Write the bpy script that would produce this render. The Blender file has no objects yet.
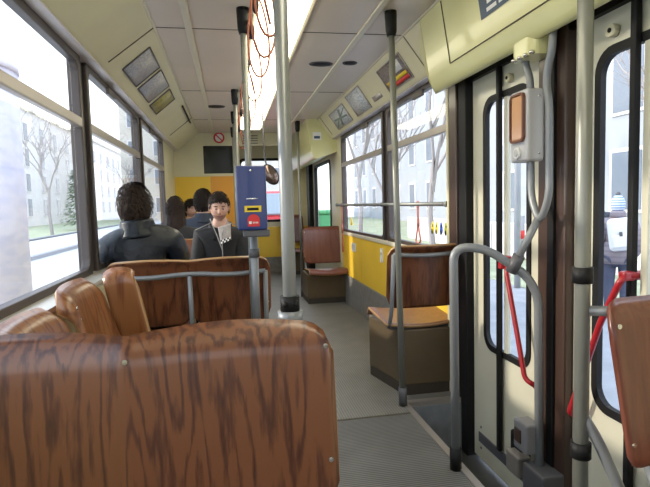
import bpy, bmesh, math, random
from mathutils import Vector, Matrix, noise as mnoise
random.seed(7)
S = bpy.context.scene
COL = S.collection
PI = math.pi

# ------------------------------------------------------------------ materials
def new_mat(name):
    m = bpy.data.materials.new(name); m.use_nodes = True
    nt = m.node_tree
    return m, nt, nt.nodes['Principled BSDF']

def mat(name, col, rough=.5, metal=0., spec=.5, coat=0., noise=0., nscale=20., bump=0.):
    m, nt, b = new_mat(name)
    c = (*col, 1)
    b.inputs['Base Color'].default_value = c
    b.inputs['Roughness'].default_value = rough
    b.inputs['Metallic'].default_value = metal
    b.inputs['Specular IOR Level'].default_value = spec
    b.inputs['Coat Weight'].default_value = coat
    b.inputs['Coat Roughness'].default_value = .08
    if noise or bump:
        tc = nt.nodes.new('ShaderNodeTexCoord')
        n = nt.nodes.new('ShaderNodeTexNoise'); n.inputs['Scale'].default_value = nscale
        n.inputs['Detail'].default_value = 5
        nt.links.new(tc.outputs['Object'], n.inputs['Vector'])
        if noise:
            r = nt.nodes.new('ShaderNodeValToRGB')
            r.color_ramp.elements[0].position = .3; r.color_ramp.elements[1].position = .7
            r.color_ramp.elements[0].color = tuple(x * (1 - noise) for x in col) + (1,)
            r.color_ramp.elements[1].color = tuple(min(1, x * (1 + noise)) for x in col) + (1,)
            nt.links.new(n.outputs['Fac'], r.inputs['Fac'])
            nt.links.new(r.outputs['Color'], b.inputs['Base Color'])
        if bump:
            bm_ = nt.nodes.new('ShaderNodeBump'); bm_.inputs['Strength'].default_value = bump
            bm_.inputs['Distance'].default_value = .01
            nt.links.new(n.outputs['Fac'], bm_.inputs['Height'])
            nt.links.new(bm_.outputs['Normal'], b.inputs['Normal'])
    return m

def wood(name, dark, mid, light, sx=5., sz=.8, rings=9., seed=0., rough=.32, coat=.2):
    """lacquered rotary-cut plywood: contour bands of stretched noise give the cathedral figure"""
    m, nt, b = new_mat(name)
    L = nt.links
    tc = nt.nodes.new('ShaderNodeTexCoord')
    mp = nt.nodes.new('ShaderNodeMapping')
    mp.inputs['Scale'].default_value = (sx, sx, sz); mp.inputs['Location'].default_value = (seed, seed * .7, seed * 1.3)
    L.new(tc.outputs['Object'], mp.inputs['Vector'])
    n1 = nt.nodes.new('ShaderNodeTexNoise'); n1.inputs['Scale'].default_value = 1.; n1.inputs['Detail'].default_value = 1.5
    L.new(mp.outputs['Vector'], n1.inputs['Vector'])
    mu = nt.nodes.new('ShaderNodeMath'); mu.operation = 'MULTIPLY'; mu.inputs[1].default_value = rings
    L.new(n1.outputs['Fac'], mu.inputs[0])
    pp = nt.nodes.new('ShaderNodeMath'); pp.operation = 'PINGPONG'; pp.inputs[1].default_value = .5
    L.new(mu.outputs[0], pp.inputs[0])
    # fine fibres
    mp2 = nt.nodes.new('ShaderNodeMapping'); mp2.inputs['Scale'].default_value = (120, 120, 4)
    L.new(tc.outputs['Object'], mp2.inputs['Vector'])
    n2 = nt.nodes.new('ShaderNodeTexNoise'); n2.inputs['Scale'].default_value = 1.; n2.inputs['Detail'].default_value = 3
    L.new(mp2.outputs['Vector'], n2.inputs['Vector'])
    # broad tone patches
    mp3 = nt.nodes.new('ShaderNodeMapping'); mp3.inputs['Scale'].default_value = (7, 7, 3); mp3.inputs['Location'].default_value = (seed * 2, 0, 3)
    L.new(tc.outputs['Object'], mp3.inputs['Vector'])
    n3 = nt.nodes.new('ShaderNodeTexNoise'); n3.inputs['Scale'].default_value = 1.; n3.inputs['Detail'].default_value = 2
    L.new(mp3.outputs['Vector'], n3.inputs['Vector'])
    a = nt.nodes.new('ShaderNodeMath'); a.operation = 'MULTIPLY_ADD'; a.inputs[1].default_value = .8; 
    L.new(n2.outputs['Fac'], a.inputs[0])
    L.new(pp.outputs[0], a.inputs[2])
    a2 = nt.nodes.new('ShaderNodeMath'); a2.operation = 'MULTIPLY_ADD'; a2.inputs[1].default_value = .6
    L.new(n3.outputs['Fac'], a2.inputs[0]); L.new(a.outputs[0], a2.inputs[2])
    r = nt.nodes.new('ShaderNodeValToRGB')
    e = r.color_ramp.elements
    e[0].position = .56; e[0].color = (*dark, 1)
    e[1].position = 1.15 if False else 1.; e[1].color = (*light, 1)
    k = e.new(.78); k.color = (*mid, 1)
    L.new(a2.outputs[0], r.inputs['Fac'])
    L.new(r.outputs['Color'], b.inputs['Base Color'])
    b.inputs['Roughness'].default_value = rough
    b.inputs['Coat Weight'].default_value = coat; b.inputs['Coat Roughness'].default_value = .2
    return m

def ribbed(name, c0, c1, axis, scale):
    m, nt, b = new_mat(name); L = nt.links
    tc = nt.nodes.new('ShaderNodeTexCoord')
    w = nt.nodes.new('ShaderNodeTexWave'); w.bands_direction = axis; w.inputs['Scale'].default_value = scale
    w.inputs['Distortion'].default_value = .15
    L.new(tc.outputs['Object'], w.inputs['Vector'])
    n = nt.nodes.new('ShaderNodeTexNoise'); n.inputs['Scale'].default_value = 6; n.inputs['Detail'].default_value = 6
    L.new(tc.outputs['Object'], n.inputs['Vector'])
    mx = nt.nodes.new('ShaderNodeMath'); mx.operation = 'MULTIPLY_ADD'; mx.inputs[1].default_value = .6
    L.new(n.outputs['Fac'], mx.inputs[0]); 
    hf = nt.nodes.new('ShaderNodeMath'); hf.operation = 'MULTIPLY'; hf.inputs[1].default_value = .55
    L.new(w.outputs['Fac'], hf.inputs[0]); L.new(hf.outputs[0], mx.inputs[2])
    r = nt.nodes.new('ShaderNodeValToRGB')
    r.color_ramp.elements[0].position = .1; r.color_ramp.elements[0].color = (*c0, 1)
    r.color_ramp.elements[1].position = .95; r.color_ramp.elements[1].color = (*c1, 1)
    L.new(mx.outputs[0], r.inputs['Fac']); L.new(r.outputs['Color'], b.inputs['Base Color'])
    bp = nt.nodes.new('ShaderNodeBump'); bp.inputs['Strength'].default_value = .5; bp.inputs['Distance'].default_value = .003
    L.new(w.outputs['Fac'], bp.inputs['Height']); L.new(bp.outputs['Normal'], b.inputs['Normal'])
    b.inputs['Roughness'].default_value = .42
    return m

def glassmat(name, tint=(.93, .95, .97), refl=.06):
    m = bpy.data.materials.new(name); m.use_nodes = True; nt = m.node_tree; nt.nodes.clear()
    o = nt.nodes.new('ShaderNodeOutputMaterial'); mx = nt.nodes.new('ShaderNodeMixShader')
    t = nt.nodes.new('ShaderNodeBsdfTransparent'); t.inputs[0].default_value = (*tint, 1)
    g = nt.nodes.new('ShaderNodeBsdfGlossy'); g.inputs['Roughness'].default_value = .02
    f = nt.nodes.new('ShaderNodeLayerWeight'); f.inputs['Blend'].default_value = .5
    pw = nt.nodes.new('ShaderNodeMath'); pw.operation = 'POWER'; pw.inputs[1].default_value = 5.
    ma = nt.nodes.new('ShaderNodeMath'); ma.operation = 'MULTIPLY_ADD'; ma.inputs[1].default_value = .35; ma.inputs[2].default_value = .02
    nt.links.new(f.outputs['Facing'], pw.inputs[0]); nt.links.new(pw.outputs[0], ma.inputs[0]); nt.links.new(ma.outputs[0], mx.inputs[0]); nt.links.new(t.outputs[0], mx.inputs[1])
    nt.links.new(g.outputs[0], mx.inputs[2]); nt.links.new(mx.outputs[0], o.inputs[0])
    return m

def emit(name, col, st):
    m, nt, b = new_mat(name)
    b.inputs['Base Color'].default_value = (*col, 1)
    b.inputs['Emission Color'].default_value = (*col, 1); b.inputs['Emission Strength'].default_value = st
    return m

def stripes(name, cols, axis='Z', scale=20., rough=.8, noise=0.):
    m, nt, b = new_mat(name); L = nt.links
    tc = nt.nodes.new('ShaderNodeTexCoord')
    w = nt.nodes.new('ShaderNodeTexWave'); w.bands_direction = axis; w.inputs['Scale'].default_value = scale
    w.inputs['Distortion'].default_value = noise
    L.new(tc.outputs['Object'], w.inputs['Vector'])
    r = nt.nodes.new('ShaderNodeValToRGB'); r.color_ramp.interpolation = 'CONSTANT' if not noise else 'LINEAR'
    r.color_ramp.elements[0].color = (*cols[0], 1); r.color_ramp.elements[1].position = .5; r.color_ramp.elements[1].color = (*cols[1], 1)
    L.new(w.outputs['Fac'], r.inputs['Fac']); L.new(r.outputs['Color'], b.inputs['Base Color'])
    b.inputs['Roughness'].default_value = rough
    return m

def poster_mat(name, base, ink, scale=14., rough=.35):
    """printed notice: blotches and rows of print"""
    m, nt, b = new_mat(name); L = nt.links
    tc = nt.nodes.new('ShaderNodeTexCoord')
    mp = nt.nodes.new('ShaderNodeMapping'); mp.inputs['Scale'].default_value = (1, 1, 3)
    L.new(tc.outputs['Object'], mp.inputs['Vector'])
    n = nt.nodes.new('ShaderNodeTexNoise'); n.inputs['Scale'].default_value = scale; n.inputs['Detail'].default_value = 4
    L.new(mp.outputs['Vector'], n.inputs['Vector'])
    r = nt.nodes.new('ShaderNodeValToRGB')
    r.color_ramp.elements[0].position = .42; r.color_ramp.elements[0].color = (*ink, 1)
    r.color_ramp.elements[1].position = .55; r.color_ramp.elements[1].color = (*base, 1)
    L.new(n.outputs['Fac'], r.inputs['Fac']); L.new(r.outputs['Color'], b.inputs['Base Color'])
    b.inputs['Roughness'].default_value = rough
    return m

M = dict(
    wood=wood('plywood_red', (.050, .0145, .0075), (.088, .0275, .0118), (.165, .060, .0225), sx=15., sz=.5, rings=7.5, coat=.35),
    wood_side=wood('plywood_orange', (.10, .029, .010), (.18, .060, .019), (.27, .11, .038), sx=9, sz=.8, seed=3.1, rings=7),
    wood_pan=wood('plywood_pan', (.06, .02, .009), (.105, .036, .017), (.16, .062, .03), sx=9, sz=9, seed=1.7, rings=3),
    wood_dark=wood('plywood_dark', (.050, .016, .008), (.105, .033, .014), (.17, .060, .024), sx=9, sz=.8, rings=6, seed=5.3),
    wood_right=wood('plywood_plain_red', (.125, .037, .024), (.15, .046, .029), (.175, .058, .036), sx=14, sz=.5, rings=4, seed=9.2),
    ply_edge=mat('plywood_edge', (.42, .24, .10), .4, coat=.4),
    chrome=mat('screw_chrome', (.75, .73, .70), .2, 1.),
    grey_tube=mat('grey_painted_tube', (.24, .255, .27), .38, .25),
    pole=mat('brushed_pole', (.24, .25, .245), .36, .4),
    pole_warm=mat('painted_pole', (.23, .235, .21), .36, .3),
    black=mat('black_rubber', (.010, .010, .011), .55, spec=.25),
    dark_frame=mat('dark_window_frame', (.075, .062, .058), .38, .3),
    alu=mat('aluminium_rail', (.46, .42, .39), .35, .6),
    cream=mat('cream_paint', (.67, .63, .43), .42, noise=.05, nscale=3),
    cream_bright=mat('cream_lacquer', (.68, .66, .33), .3, coat=.3, noise=.05, nscale=3),
    door=mat('door_cream', (.62, .60, .48), .36, coat=.2, noise=.05, nscale=4),
    ceil=mat('ceiling_laminate', (.64, .56, .48), .33, noise=.04, nscale=2),
    ceil_trim=mat('ceiling_trim', (.66, .61, .48), .35),
    seam=mat('panel_seam', (.10, .085, .06), .6),
    yellow=mat('yellow_panel', (.86, .56, .05), .42, noise=.04, nscale=3),
    orange=mat('orange_panel', (.80, .36, .035), .42, noise=.04, nscale=3),
    kick=mat('grey_kick_strip', (.22, .21, .20), .5, noise=.15, nscale=15),
    floor=ribbed('ribbed_floor_cross', (.06, .058, .055), (.185, .18, .17), 'Y', 22.),
    floor2=ribbed('ribbed_floor_lengthwise', (.105, .10, .093), (.25, .24, .22), 'X', 22.),
    box=mat('brown_pedestal', (.115, .082, .045), .45, noise=.10, nscale=9),
    box_dark=mat('pedestal_foot', (.05, .04, .032), .55),
    well=mat('step_well_dark', (.055, .058, .062), .55, noise=.2, nscale=14),
    step_blue=mat('step_grey_blue', (.23, .25, .28), .5, noise=.15, nscale=20),
    post_brown=mat('door_post_brown', (.055, .030, .022), .4, coat=.2),
    glass=glassmat('window_glass'),
    dark_glass=mat('dark_cab_glass', (.014, .018, .016), .06, coat=.3),
    light=emit('lamp_diffuser', (1., .93, .70), 3.2),
    blue=mat('validator_blue', (.022, .040, .165), .38, coat=.2),
    yellow_lab=mat('yellow_label', (.80, .58, .03), .45),
    red=mat('red_paint', (.36, .012, .020), .35, coat=.3),
    red_st=mat('red_sticker', (.62, .03, .03), .45),
    white=mat('white_print', (.80, .80, .78), .5),
    amber=mat('amber_lens', (.72, .40, .22), .16, coat=.7),
    amber_rim=mat('amber_rim', (.16, .05, .02), .3),
    grey_box=mat('grey_box', (.56, .56, .58), .42),
    grey_mid=mat('grey_mid_plastic', (.20, .20, .215), .45),
    grey_dark=mat('dark_grey_plastic', (.09, .09, .10), .45),
    cord=mat('strap_leather', (.36, .11, .06), .45),
    strap_pink=mat('strap_pink', (.50, .14, .09), .45),
    skin=mat('skin', (.60, .35, .26), .55, noise=.06, nscale=30),
    skin_beard=mat('skin_stubble', (.34, .19, .145), .6),  # beard stubble tone around mouth and chin
    lips=mat('lips', (.36, .14, .11), .5),
    hair=mat('hair_dark', (.020, .013, .010), .7, spec=.25, noise=.3, nscale=60, bump=.5),
    hair_b=mat('hair_brown_black', (.030, .017, .011), .65, spec=.25, noise=.3, nscale=50, bump=.6),
    leather=mat('black_leather', (.009, .013, .019), .36, spec=.38, noise=.3, nscale=14, bump=1.),
    coat=mat('black_coat', (.014, .014, .016), .75, noise=.2, nscale=40),
    navy=mat('navy_coat', (.020, .028, .046), .7, noise=.2, nscale=40),
    trousers=mat('dark_trousers', (.02, .022, .03), .8),
    scarf=mat('grey_scarf', (.40, .36, .34), .8, noise=.15, nscale=60),
    piping=mat('grey_piping', (.28, .27, .26), .6),
    eye=mat('eye_white', (.55, .52, .49), .3),
    iris=mat('iris_dark', (.02, .014, .01), .2),
    shoe=mat('shoe_black', (.012, .012, .013), .4),
    pave=mat('street_paving', (.60, .59, .58), .8, noise=.1, nscale=2),
    kerb=mat('kerb_stone', (.34, .34, .36), .8),
    grass=mat('grass_lawn', (.36, .39, .26), .9, noise=.2, nscale=1.5),
    facade=mat('facade_pale', (.76, .73, .73), .8, noise=.05, nscale=.8),
    facade2=mat('facade_grey', (.38, .40, .45), .8, noise=.06, nscale=.8),
    facade3=mat('facade_cream', (.64, .60, .54), .8, noise=.05, nscale=.8),
    pane_out=mat('house_pane', (.20, .23, .28), .15),
    roof=mat('house_roof', (.30, .26, .26), .7),
    bark=mat('tree_bark', (.40, .36, .35), .9),
    evergreen=mat('evergreen_leaves', (.20, .26, .17), .9, noise=.4, nscale=9),
    column=poster_mat('column_poster', (.64, .60, .70), (.56, .54, .68), 3.5, .6),
    column_sign=poster_mat('column_notice', (.60, .60, .68), (.22, .22, .34), 30.),
    car_red=mat('car_red', (.50, .03, .035), .25, coat=.6),
    car_glass=mat('car_glass', (.30, .36, .42), .1),
    tyre=mat('tyre', (.02, .02, .02), .7),
    green=mat('green_panel', (.10, .42, .17), .5),
    steel=mat('street_steel', (.42, .43, .45), .4, .5),
    puffer=stripes('puffer_jacket', ((.20, .17, .20), (.27, .23, .26)), 'Z', 4.2, .6, .6),
    beanie=stripes('knit_beanie', ((.20, .28, .46), (.60, .66, .74)), 'Z', 9., .9),
    bag=mat('white_bag', (.78, .78, .80), .6),
    jeans=mat('jeans', (.07, .08, .13), .8),
    notice=poster_mat('notice_grey', (.50, .49, .50), (.36, .36, .40), 40.),
    notice_white=poster_mat('notice_white', (.72, .73, .72), (.42, .46, .50), 38.),
    notice_yellow=poster_mat('notice_ochre', (.42, .37, .12), (.30, .26, .10), 22.),
    mirror=mat('mirror_face', (.20, .15, .13), .12, .8),
    sticker_blue=mat('sticker_blue', (.03, .07, .13), .4),
)

# ------------------------------------------------------------------ mesh builder
def sweep_frames(pts):
    pts = [Vector(p) for p in pts]; n = len(pts)
    tang = []
    for i in range(n):
        a = pts[max(0, i - 1)]; b = pts[min(n - 1, i + 1)]
        t = (b - a); tang.append(t.normalized() if t.length > 1e-9 else Vector((0, 0, 1)))
    up = Vector((0, 0, 1)) if abs(tang[0].z) < .9 else Vector((1, 0, 0))
    nrm = (up - tang[0] * up.dot(tang[0])).normalized()
    fr = []
    for i in range(n):
        if i:
            nrm = (nrm - tang[i] * nrm.dot(tang[i]))
            nrm = nrm.normalized() if nrm.length > 1e-9 else tang[i].orthogonal().normalized()
        fr.append((pts[i], nrm, tang[i].cross(nrm)))
    return fr

def fillet(pts, r, k=6):
    pts = [Vector(p) for p in pts]; out = [pts[0]]
    for i in range(1, len(pts) - 1):
        p = pts[i]; a = (pts[i - 1] - p); b = (pts[i + 1] - p)
        rr = min(r, a.length * .49, b.length * .49)
        pa = p + a.normalized() * rr; pb = p + b.normalized() * rr
        for j in range(k + 1):
            t = j / k
            out.append(pa * (1 - t) ** 2 + p * 2 * t * (1 - t) + pb * t * t)
    out.append(pts[-1]); return out

class MB:
    def __init__(s): s.bm = bmesh.new()
    def _mi(s, faces, mi, smooth=False):
        for f in faces:
            f.material_index = mi; f.smooth = smooth
    def box(s, lo, hi, mi=0, bevel=0., seg=2, rot=None):
        lo = Vector(lo); hi = Vector(hi); c = (lo + hi) / 2; d = hi - lo
        mtx = Matrix.Translation(c) @ (rot.to_4x4() if rot else Matrix()) @ Matrix.Diagonal((*d, 1))
        t = bmesh.new(); bmesh.ops.create_cube(t, size=1., matrix=mtx)
        if bevel: bmesh.ops.bevel(t, geom=t.edges[:], offset=bevel, segments=seg, profile=.5, affect='EDGES')
        s.merge(t, mi, False); return s
    def merge(s, t, mi=0, smooth=False):
        t.normal_update(); vm = {}
        for v in t.verts: vm[v] = s.bm.verts.new(v.co)
        for f in t.faces:
            try: g = s.bm.faces.new([vm[v] for v in f.verts]); g.material_index = mi; g.smooth = smooth
            except ValueError: pass
        t.free()
    def tube(s, pts, r, seg=12, mi=0, caps=True, flat=1.):
        rs = r if isinstance(r, (list, tuple)) else [r] * len(pts)
        rings = []
        for (p, n, b), rr in zip(sweep_frames(pts), rs):
            rings.append([s.bm.verts.new(p + n * math.cos(2 * PI * k / seg) * rr + b * math.sin(2 * PI * k / seg) * rr * flat) for k in range(seg)])
        fs = []
        for a, b in zip(rings, rings[1:]):
            for k in range(seg): fs.append(s.bm.faces.new((a[k], a[(k + 1) % seg], b[(k + 1) % seg], b[k])))
        s._mi(fs, mi, True)
        if caps:
            s._mi([s.bm.faces.new(rings[0][::-1]), s.bm.faces.new(rings[-1])], mi)
        return s
    def prism(s, poly, axis, a, b, mi=0):
        """poly: 2-D outline. axis 'y': (x,z) extruded along y; 'x': (y,z) along x; 'z': (x,y) along z"""
        f = {'y': lambda p, t: (p[0], t, p[1]), 'x': lambda p, t: (t, p[0], p[1]), 'z': lambda p, t: (p[0], p[1], t)}[axis]
        A = [s.bm.verts.new(f(p, a)) for p in poly]; B = [s.bm.verts.new(f(p, b)) for p in poly]
        n = len(poly); fs = [s.bm.faces.new((A[i], A[(i + 1) % n], B[(i + 1) % n], B[i])) for i in range(n)]
        fs += [s.bm.faces.new(A[::-1]), s.bm.faces.new(B)]
        s._mi(fs, mi); return s
    def ell(s, c, r, mi=0, u=16, v=10, fn=None):
        t = bmesh.new(); bmesh.ops.create_uvsphere(t, u_segments=u, v_segments=v, radius=1)
        for q in t.verts:
            p = q.co.copy()
            if fn: p = fn(p)
            q.co = Vector((c[0] + p.x * r[0], c[1] + p.y * r[1], c[2] + p.z * r[2]))
        s.merge(t, mi, True); return s
    def grid(s, fn, nu, nv, mi=0, smooth=True):
        V = [[s.bm.verts.new(fn(i / nu, j / nv)) for j in range(nv + 1)] for i in range(nu + 1)]
        s._mi([s.bm.faces.new((V[i][j], V[i + 1][j], V[i + 1][j + 1], V[i][j + 1])) for i in range(nu) for j in range(nv)], mi, smooth)
        return s
    def mesh(s, me, mi=None):
        s.bm.from_mesh(me); return s
    def fill(s, loops, w0, w1, plane, mi=0):
        """flat plate with holes; loops in (u,v); plane 'x': (y,z) at x=w, 'y': (x,z), 'z': (x,y)"""
        cu = bpy.data.curves.new('t', 'CURVE'); cu.dimensions = '2D'; cu.fill_mode = 'BOTH'; cu.extrude = abs(w1 - w0) / 2
        for lp in loops:
            sp = cu.splines.new('POLY'); sp.points.add(len(lp) - 1); sp.use_cyclic_u = True
            for q, p in zip(sp.points, lp): q.co = (p[0], p[1], 0, 1)
        o = bpy.data.objects.new('t', cu); COL.objects.link(o)
        dg = bpy.context.evaluated_depsgraph_get(); me = bpy.data.meshes.new_from_object(o.evaluated_get(dg))
        bpy.data.objects.remove(o); bpy.data.curves.remove(cu)
        mid = (w0 + w1) / 2
        f = {'x': lambda p: (mid + p.z, p.x, p.y), 'y': lambda p: (p.x, mid + p.z, p.y), 'z': lambda p: (p.x, p.y, mid + p.z)}[plane]
        t = bmesh.new(); t.from_mesh(me); bpy.data.meshes.remove(me)
        bmesh.ops.remove_doubles(t, verts=t.verts, dist=1e-5)
        for v in t.verts: v.co = Vector(f(v.co))
        bmesh.ops.recalc_face_normals(t, faces=t.faces)
        s.merge(t, mi); return s
    def obj(s, name, mats, parent=None, base=None, solid=0., sub=0, bevel=0.):
        if base is not None:
            bmesh.ops.translate(s.bm, verts=s.bm.verts, vec=-Vector(base))
        bmesh.ops.recalc_face_normals(s.bm, faces=s.bm.faces)
        me = bpy.data.meshes.new(name); s.bm.to_mesh(me); s.bm.free()
        for m_ in (mats if isinstance(mats, (list, tuple)) else [mats]): me.materials.append(m_)
        o = bpy.data.objects.new(name, me); COL.objects.link(o)
        if base is not None: o.location = base
        if parent: o.parent = parent
        if solid:
            md = o.modifiers.new('thick', 'SOLIDIFY'); md.thickness = solid; md.offset = -1
            if len(me.materials) > 1: md.material_offset_rim = 1
        if bevel:
            md = o.modifiers.new('bev', 'BEVEL'); md.width = bevel; md.segments = 2; md.limit_method = 'ANGLE'
        if sub:
            md = o.modifiers.new('sub', 'SUBSURF'); md.levels = md.render_levels = sub
        return o

def rrect(a0, b0, a1, b1, r, n=6):
    out = []
    for cx, cy, t0 in ((a1 - r, b1 - r, 0), (a0 + r, b1 - r, 90), (a0 + r, b0 + r, 180), (a1 - r, b0 + r, 270)):
        for k in range(n + 1):
            t = math.radians(t0 + 90 * k / n); out.append((cx + r * math.cos(t), cy + r * math.sin(t)))
    return out
def rect(a0, b0, a1, b1): return [(a0, b0), (a1, b0), (a1, b1), (a0, b1)]

def tag(o, label, cat, group=None, kind=None):
    o['label'] = label; o['category'] = cat
    if group: o['group'] = group
    if kind: o['kind'] = kind
    return o
def thing(name, label, cat, loc=(0, 0, 0), rz=0., group=None):
    o = bpy.data.objects.new(name, None); COL.objects.link(o); o.empty_display_size = .05
    o.location = loc; o.rotation_euler = (0, 0, rz)
    return tag(o, label, cat, group)
def struct(o):
    o['kind'] = 'structure'; return o
def copy_tree(o, parent=None):
    c = o.copy(); COL.objects.link(c)
    if parent: c.parent = parent
    for ch in list(o.children): copy_tree(ch, c)
    return c

# ------------------------------------------------------------------ the tram's shell
XL, XR, ZC = -.71, 1.29, 2.10
Y0, Y1 = -2.6, 7.2            # behind the camera ... cab partition
WB, WT = .80, 1.86            # window bottom and top
RAIL = 1.548
EDGE = .92                    # edge of the step well
WELL0, WELL1 = 1.22, 2.69

# floor
b = MB()
b.box((XL, Y0, -.12), (EDGE, 2.56, 0))
struct(b.obj('floor', [M['floor']]))
b = MB()
b.box((XL, 2.56, -.12), (EDGE, 2.69, 0)); b.box((XL, 2.69, -.12), (1.29, 8.6, 0)); b.box((EDGE, Y0, -.12), (1.29, WELL0, 0))
struct(b.obj('floor_front', [M['floor2']]))
b = MB().box((EDGE - .02, WELL0, -.02), (EDGE + .012, WELL1, .006)).box((EDGE - .02, WELL1 - .01, -.02), (1.27, WELL1 + .03, .006))
b.box((.20, 2.553, -.002), (EDGE - .02, 2.565, .003), 1)
struct(b.obj('trim_1', [M['alu'], M['seam']]))
b = MB().box((EDGE, WELL0, -.62), (1.45, WELL1, -.30)).box((EDGE, WELL0, -.30), (EDGE + .01, WELL1, -.02))
b.box((EDGE, WELL1 - .012, -.30), (1.29, WELL1, -.02), 1).box((EDGE, WELL0, -.30), (1.29, WELL0 + .012, -.02), 1)
struct(b.obj('floor_step_well', [M['well'], M['step_blue']]))

# left wall: lining, sill, belt with window openings
LW = [(-1.95, -.45), (-.40, 1.10), (1.22, 2.77), (2.90, 4.45), (4.58, 6.02)]
b = MB()
b.box((XL - .04, Y0, -.5), (-.615, Y1, WB - .02))
b.fill([rect(Y0, WB - .03, Y1, 1.93)] + [rect(a, WB, c, WT) for a, c in LW], XL - .04, XL, 'x', 1)
b.box((XL - .01, 6.03, WB), (XL + .015, Y1, 1.93), 0)
wl = struct(b.obj('wall_left', [M['cream'], M['dark_frame']]))
b = MB().prism([(XL, WB - .03), (-.605, WB - .03), (-.600, WB - .022), (-.605, WB - .008), (XL, WB)], 'y', Y0, Y1)
struct(b.obj('trim_2', [mat('sill_metal', (.62, .58, .50), .3, .3)]))

def window(n, x, y0, y1, inward, rz=.05, hopper=True):
    """inward = +1 on the left wall, -1 on the right wall"""
    t = .028; xi = x + inward * .022; xo = x - inward * .02
    b = MB().fill([rect(y0 - .012, WB - .012, y1 + .012, WT + .012), rrect(y0 + t, WB + t, y1 - t, WT - t, .055)], min(xi, xo), max(xi, xo), 'x')
    fr = struct(b.obj('window_%d' % n, [M['dark_frame']], bevel=.006))
    b = MB().box((min(xi, x - inward * .01), y0 + t * .6, RAIL - .026), (max(xi, x - inward * .01), y1 - t * .6, RAIL + .022), 0, .005)
    b.obj('window_rail', [M['alu']], fr)
    if hopper:
        b = MB()
        hy0, hy1 = y0 + .40, y0 + .58
        b.box((min(xi, xi + inward * .02), hy0, WT - .062), (max(xi, xi + inward * .02), hy1, WT - .02), 0, .006)
        b.obj('window_latch', [M['dark_frame']], fr)
    b = MB()
    b.fill([rrect(y0 + t - .004, WB + t - .004, y1 - t + .004, RAIL - .02, .02)], x - .003, x + .003, 'x')
    b.fill([rrect(y0 + t - .004, RAIL + .015, y1 - t + .004, WT - t + .004, .02)], x - .003, x + .003, 'x')
    b.obj('window_pane', [M['glass']], fr)
    return fr
for i, (a, c) in enumerate(LW): window(i + 1, XL, a, c, +1)

# right wall ahead of the doors
RW = [(2.84, 4.08), (4.20, 5.80)]
b = MB()
b.fill([rect(2.80, WB - .03, 6.22, 1.93)] + [rect(a, WB, c, WT) for a, c in RW], XR, XR + .04, 'x', 1)
b.box((XR, 2.80, -.5), (XR + .04, 6.22, WB - .03), 0)
b.box((XR - .015, 5.83, 0), (XR + .02, 6.22, 1.93), 0)
wr = struct(b.obj('wall_right', [M['cream'], M['dark_frame']]))
b = MB()
for a, c in ((2.82, 3.50), (3.505, 4.09), (4.095, 4.98), (4.985, 5.83)):
    b.box((XR - .022, a, .32), (XR, c, .765), 0, .004)
b.obj('wall_panel', [M['yellow']], wr)
MB().box((XR - .03, 2.82, 0), (XR, 5.83, .318), 0, .004).obj('kick_strip', [M['kick']], wr)
MB().box((XR - .035, 2.82, .766), (XR, 5.83, .80), 0, .006).obj('sill', [M['ceil_trim']], wr)
for i, (a, c) in enumerate(RW): window(i + 6, XR, a, c, -1)
# right wall behind the camera seats (plain, with one window)
b = MB().box((XR, Y0, -.5), (XR + .04, 1.20, WB - .03), 0).fill([rect(Y0, WB - .03, 1.20, 1.93), rect(-2.2, WB, -.2, WT)], XR, XR + .04, 'x', 0)
struct(b.obj('wall_right_rear', [M['cream'], M['dark_frame']]))
window(8, XR, -2.2, -.2, -1)

# ceiling with vaults
RF = 2.19
b = MB().box((-.37, Y0, ZC), (1.06, 8.7, RF))
for y in (.6, 1.80, 3.02, 4.6, 6.1):
    b.box((-.36, y, ZC - .0025), (1.05, y + .006, ZC + .001), 1)
struct(b.obj('ceiling', [M['ceil'], M['seam']]))
b = MB().prism([(-.36, ZC), (-.62, 1.885), (-.635, 1.875), (-.65, 1.885), (XL - .04, 1.915), (XL - .04, RF), (-.36, RF)], 'y', Y0, 8.7)
struct(b.obj('ceiling_left', [M['cream']]))
b = MB().prism([(1.05, ZC), (1.20, 1.885), (1.21, 1.875), (1.225, 1.885), (XR + .04, 1.915), (XR + .04, RF), (1.05, RF)], 'y', Y0, 8.7)
struct(b.obj('ceiling_right', [M['cream']]))
b = MB()
for x in (-.178, .79): b.box((x - .018, Y0, ZC - .012), (x + .018, Y1, ZC + .002), 0, .004)
struct(b.obj('trim_3', [M['ceil_trim']]))
b = MB()
for x, sgn in ((-.36, -1), (1.05, 1)): b.tube([(x, Y0, ZC - .002), (x, Y1, ZC - .002)], .008, 8)
struct(b.obj('trim_4', [M['ceil_trim']]))
# panel seams running down the vaults
b = MB()
for y in (3.02, 5.95): b.tube([(-.36, y, ZC - .001), (-.60, y - .03, 1.90)], .004, 6)
for y in (3.02, 5.9): b.tube([(1.05, y, ZC - .001), (1.19, y - .02, 1.90)], .004, 6)
struct(b.obj('trim_5', [M['seam']]))

b = MB().box((XL, Y0, 1.868), (XL + .075, Y1, 1.876)).box((XR - .075, 2.96, 1.868), (XR, 6.2, 1.876))
struct(b.obj('trim_12', [mat('window_head_strip', (.62, .57, .57), .4)]))
# lamp strip
lt = thing('ceiling_light', 'long glowing fluorescent light strip running down the middle of the ceiling', 'ceiling light', (.30, 3.3, ZC))
b = MB().box((-.125, -3.6, -.045), (.125, 3.3, -.002), 0, .02); b.obj('diffuser', [M['light']], lt)
b = MB().box((-.145, -3.6, -.02), (-.126, 3.32, -.001)).box((.126, -3.6, -.02), (.145, 3.32, -.001)).box((-.145, 3.301, -.03), (.145, 3.32, -.001))
b.obj('frame', [M['ceil_trim']], lt)

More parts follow.
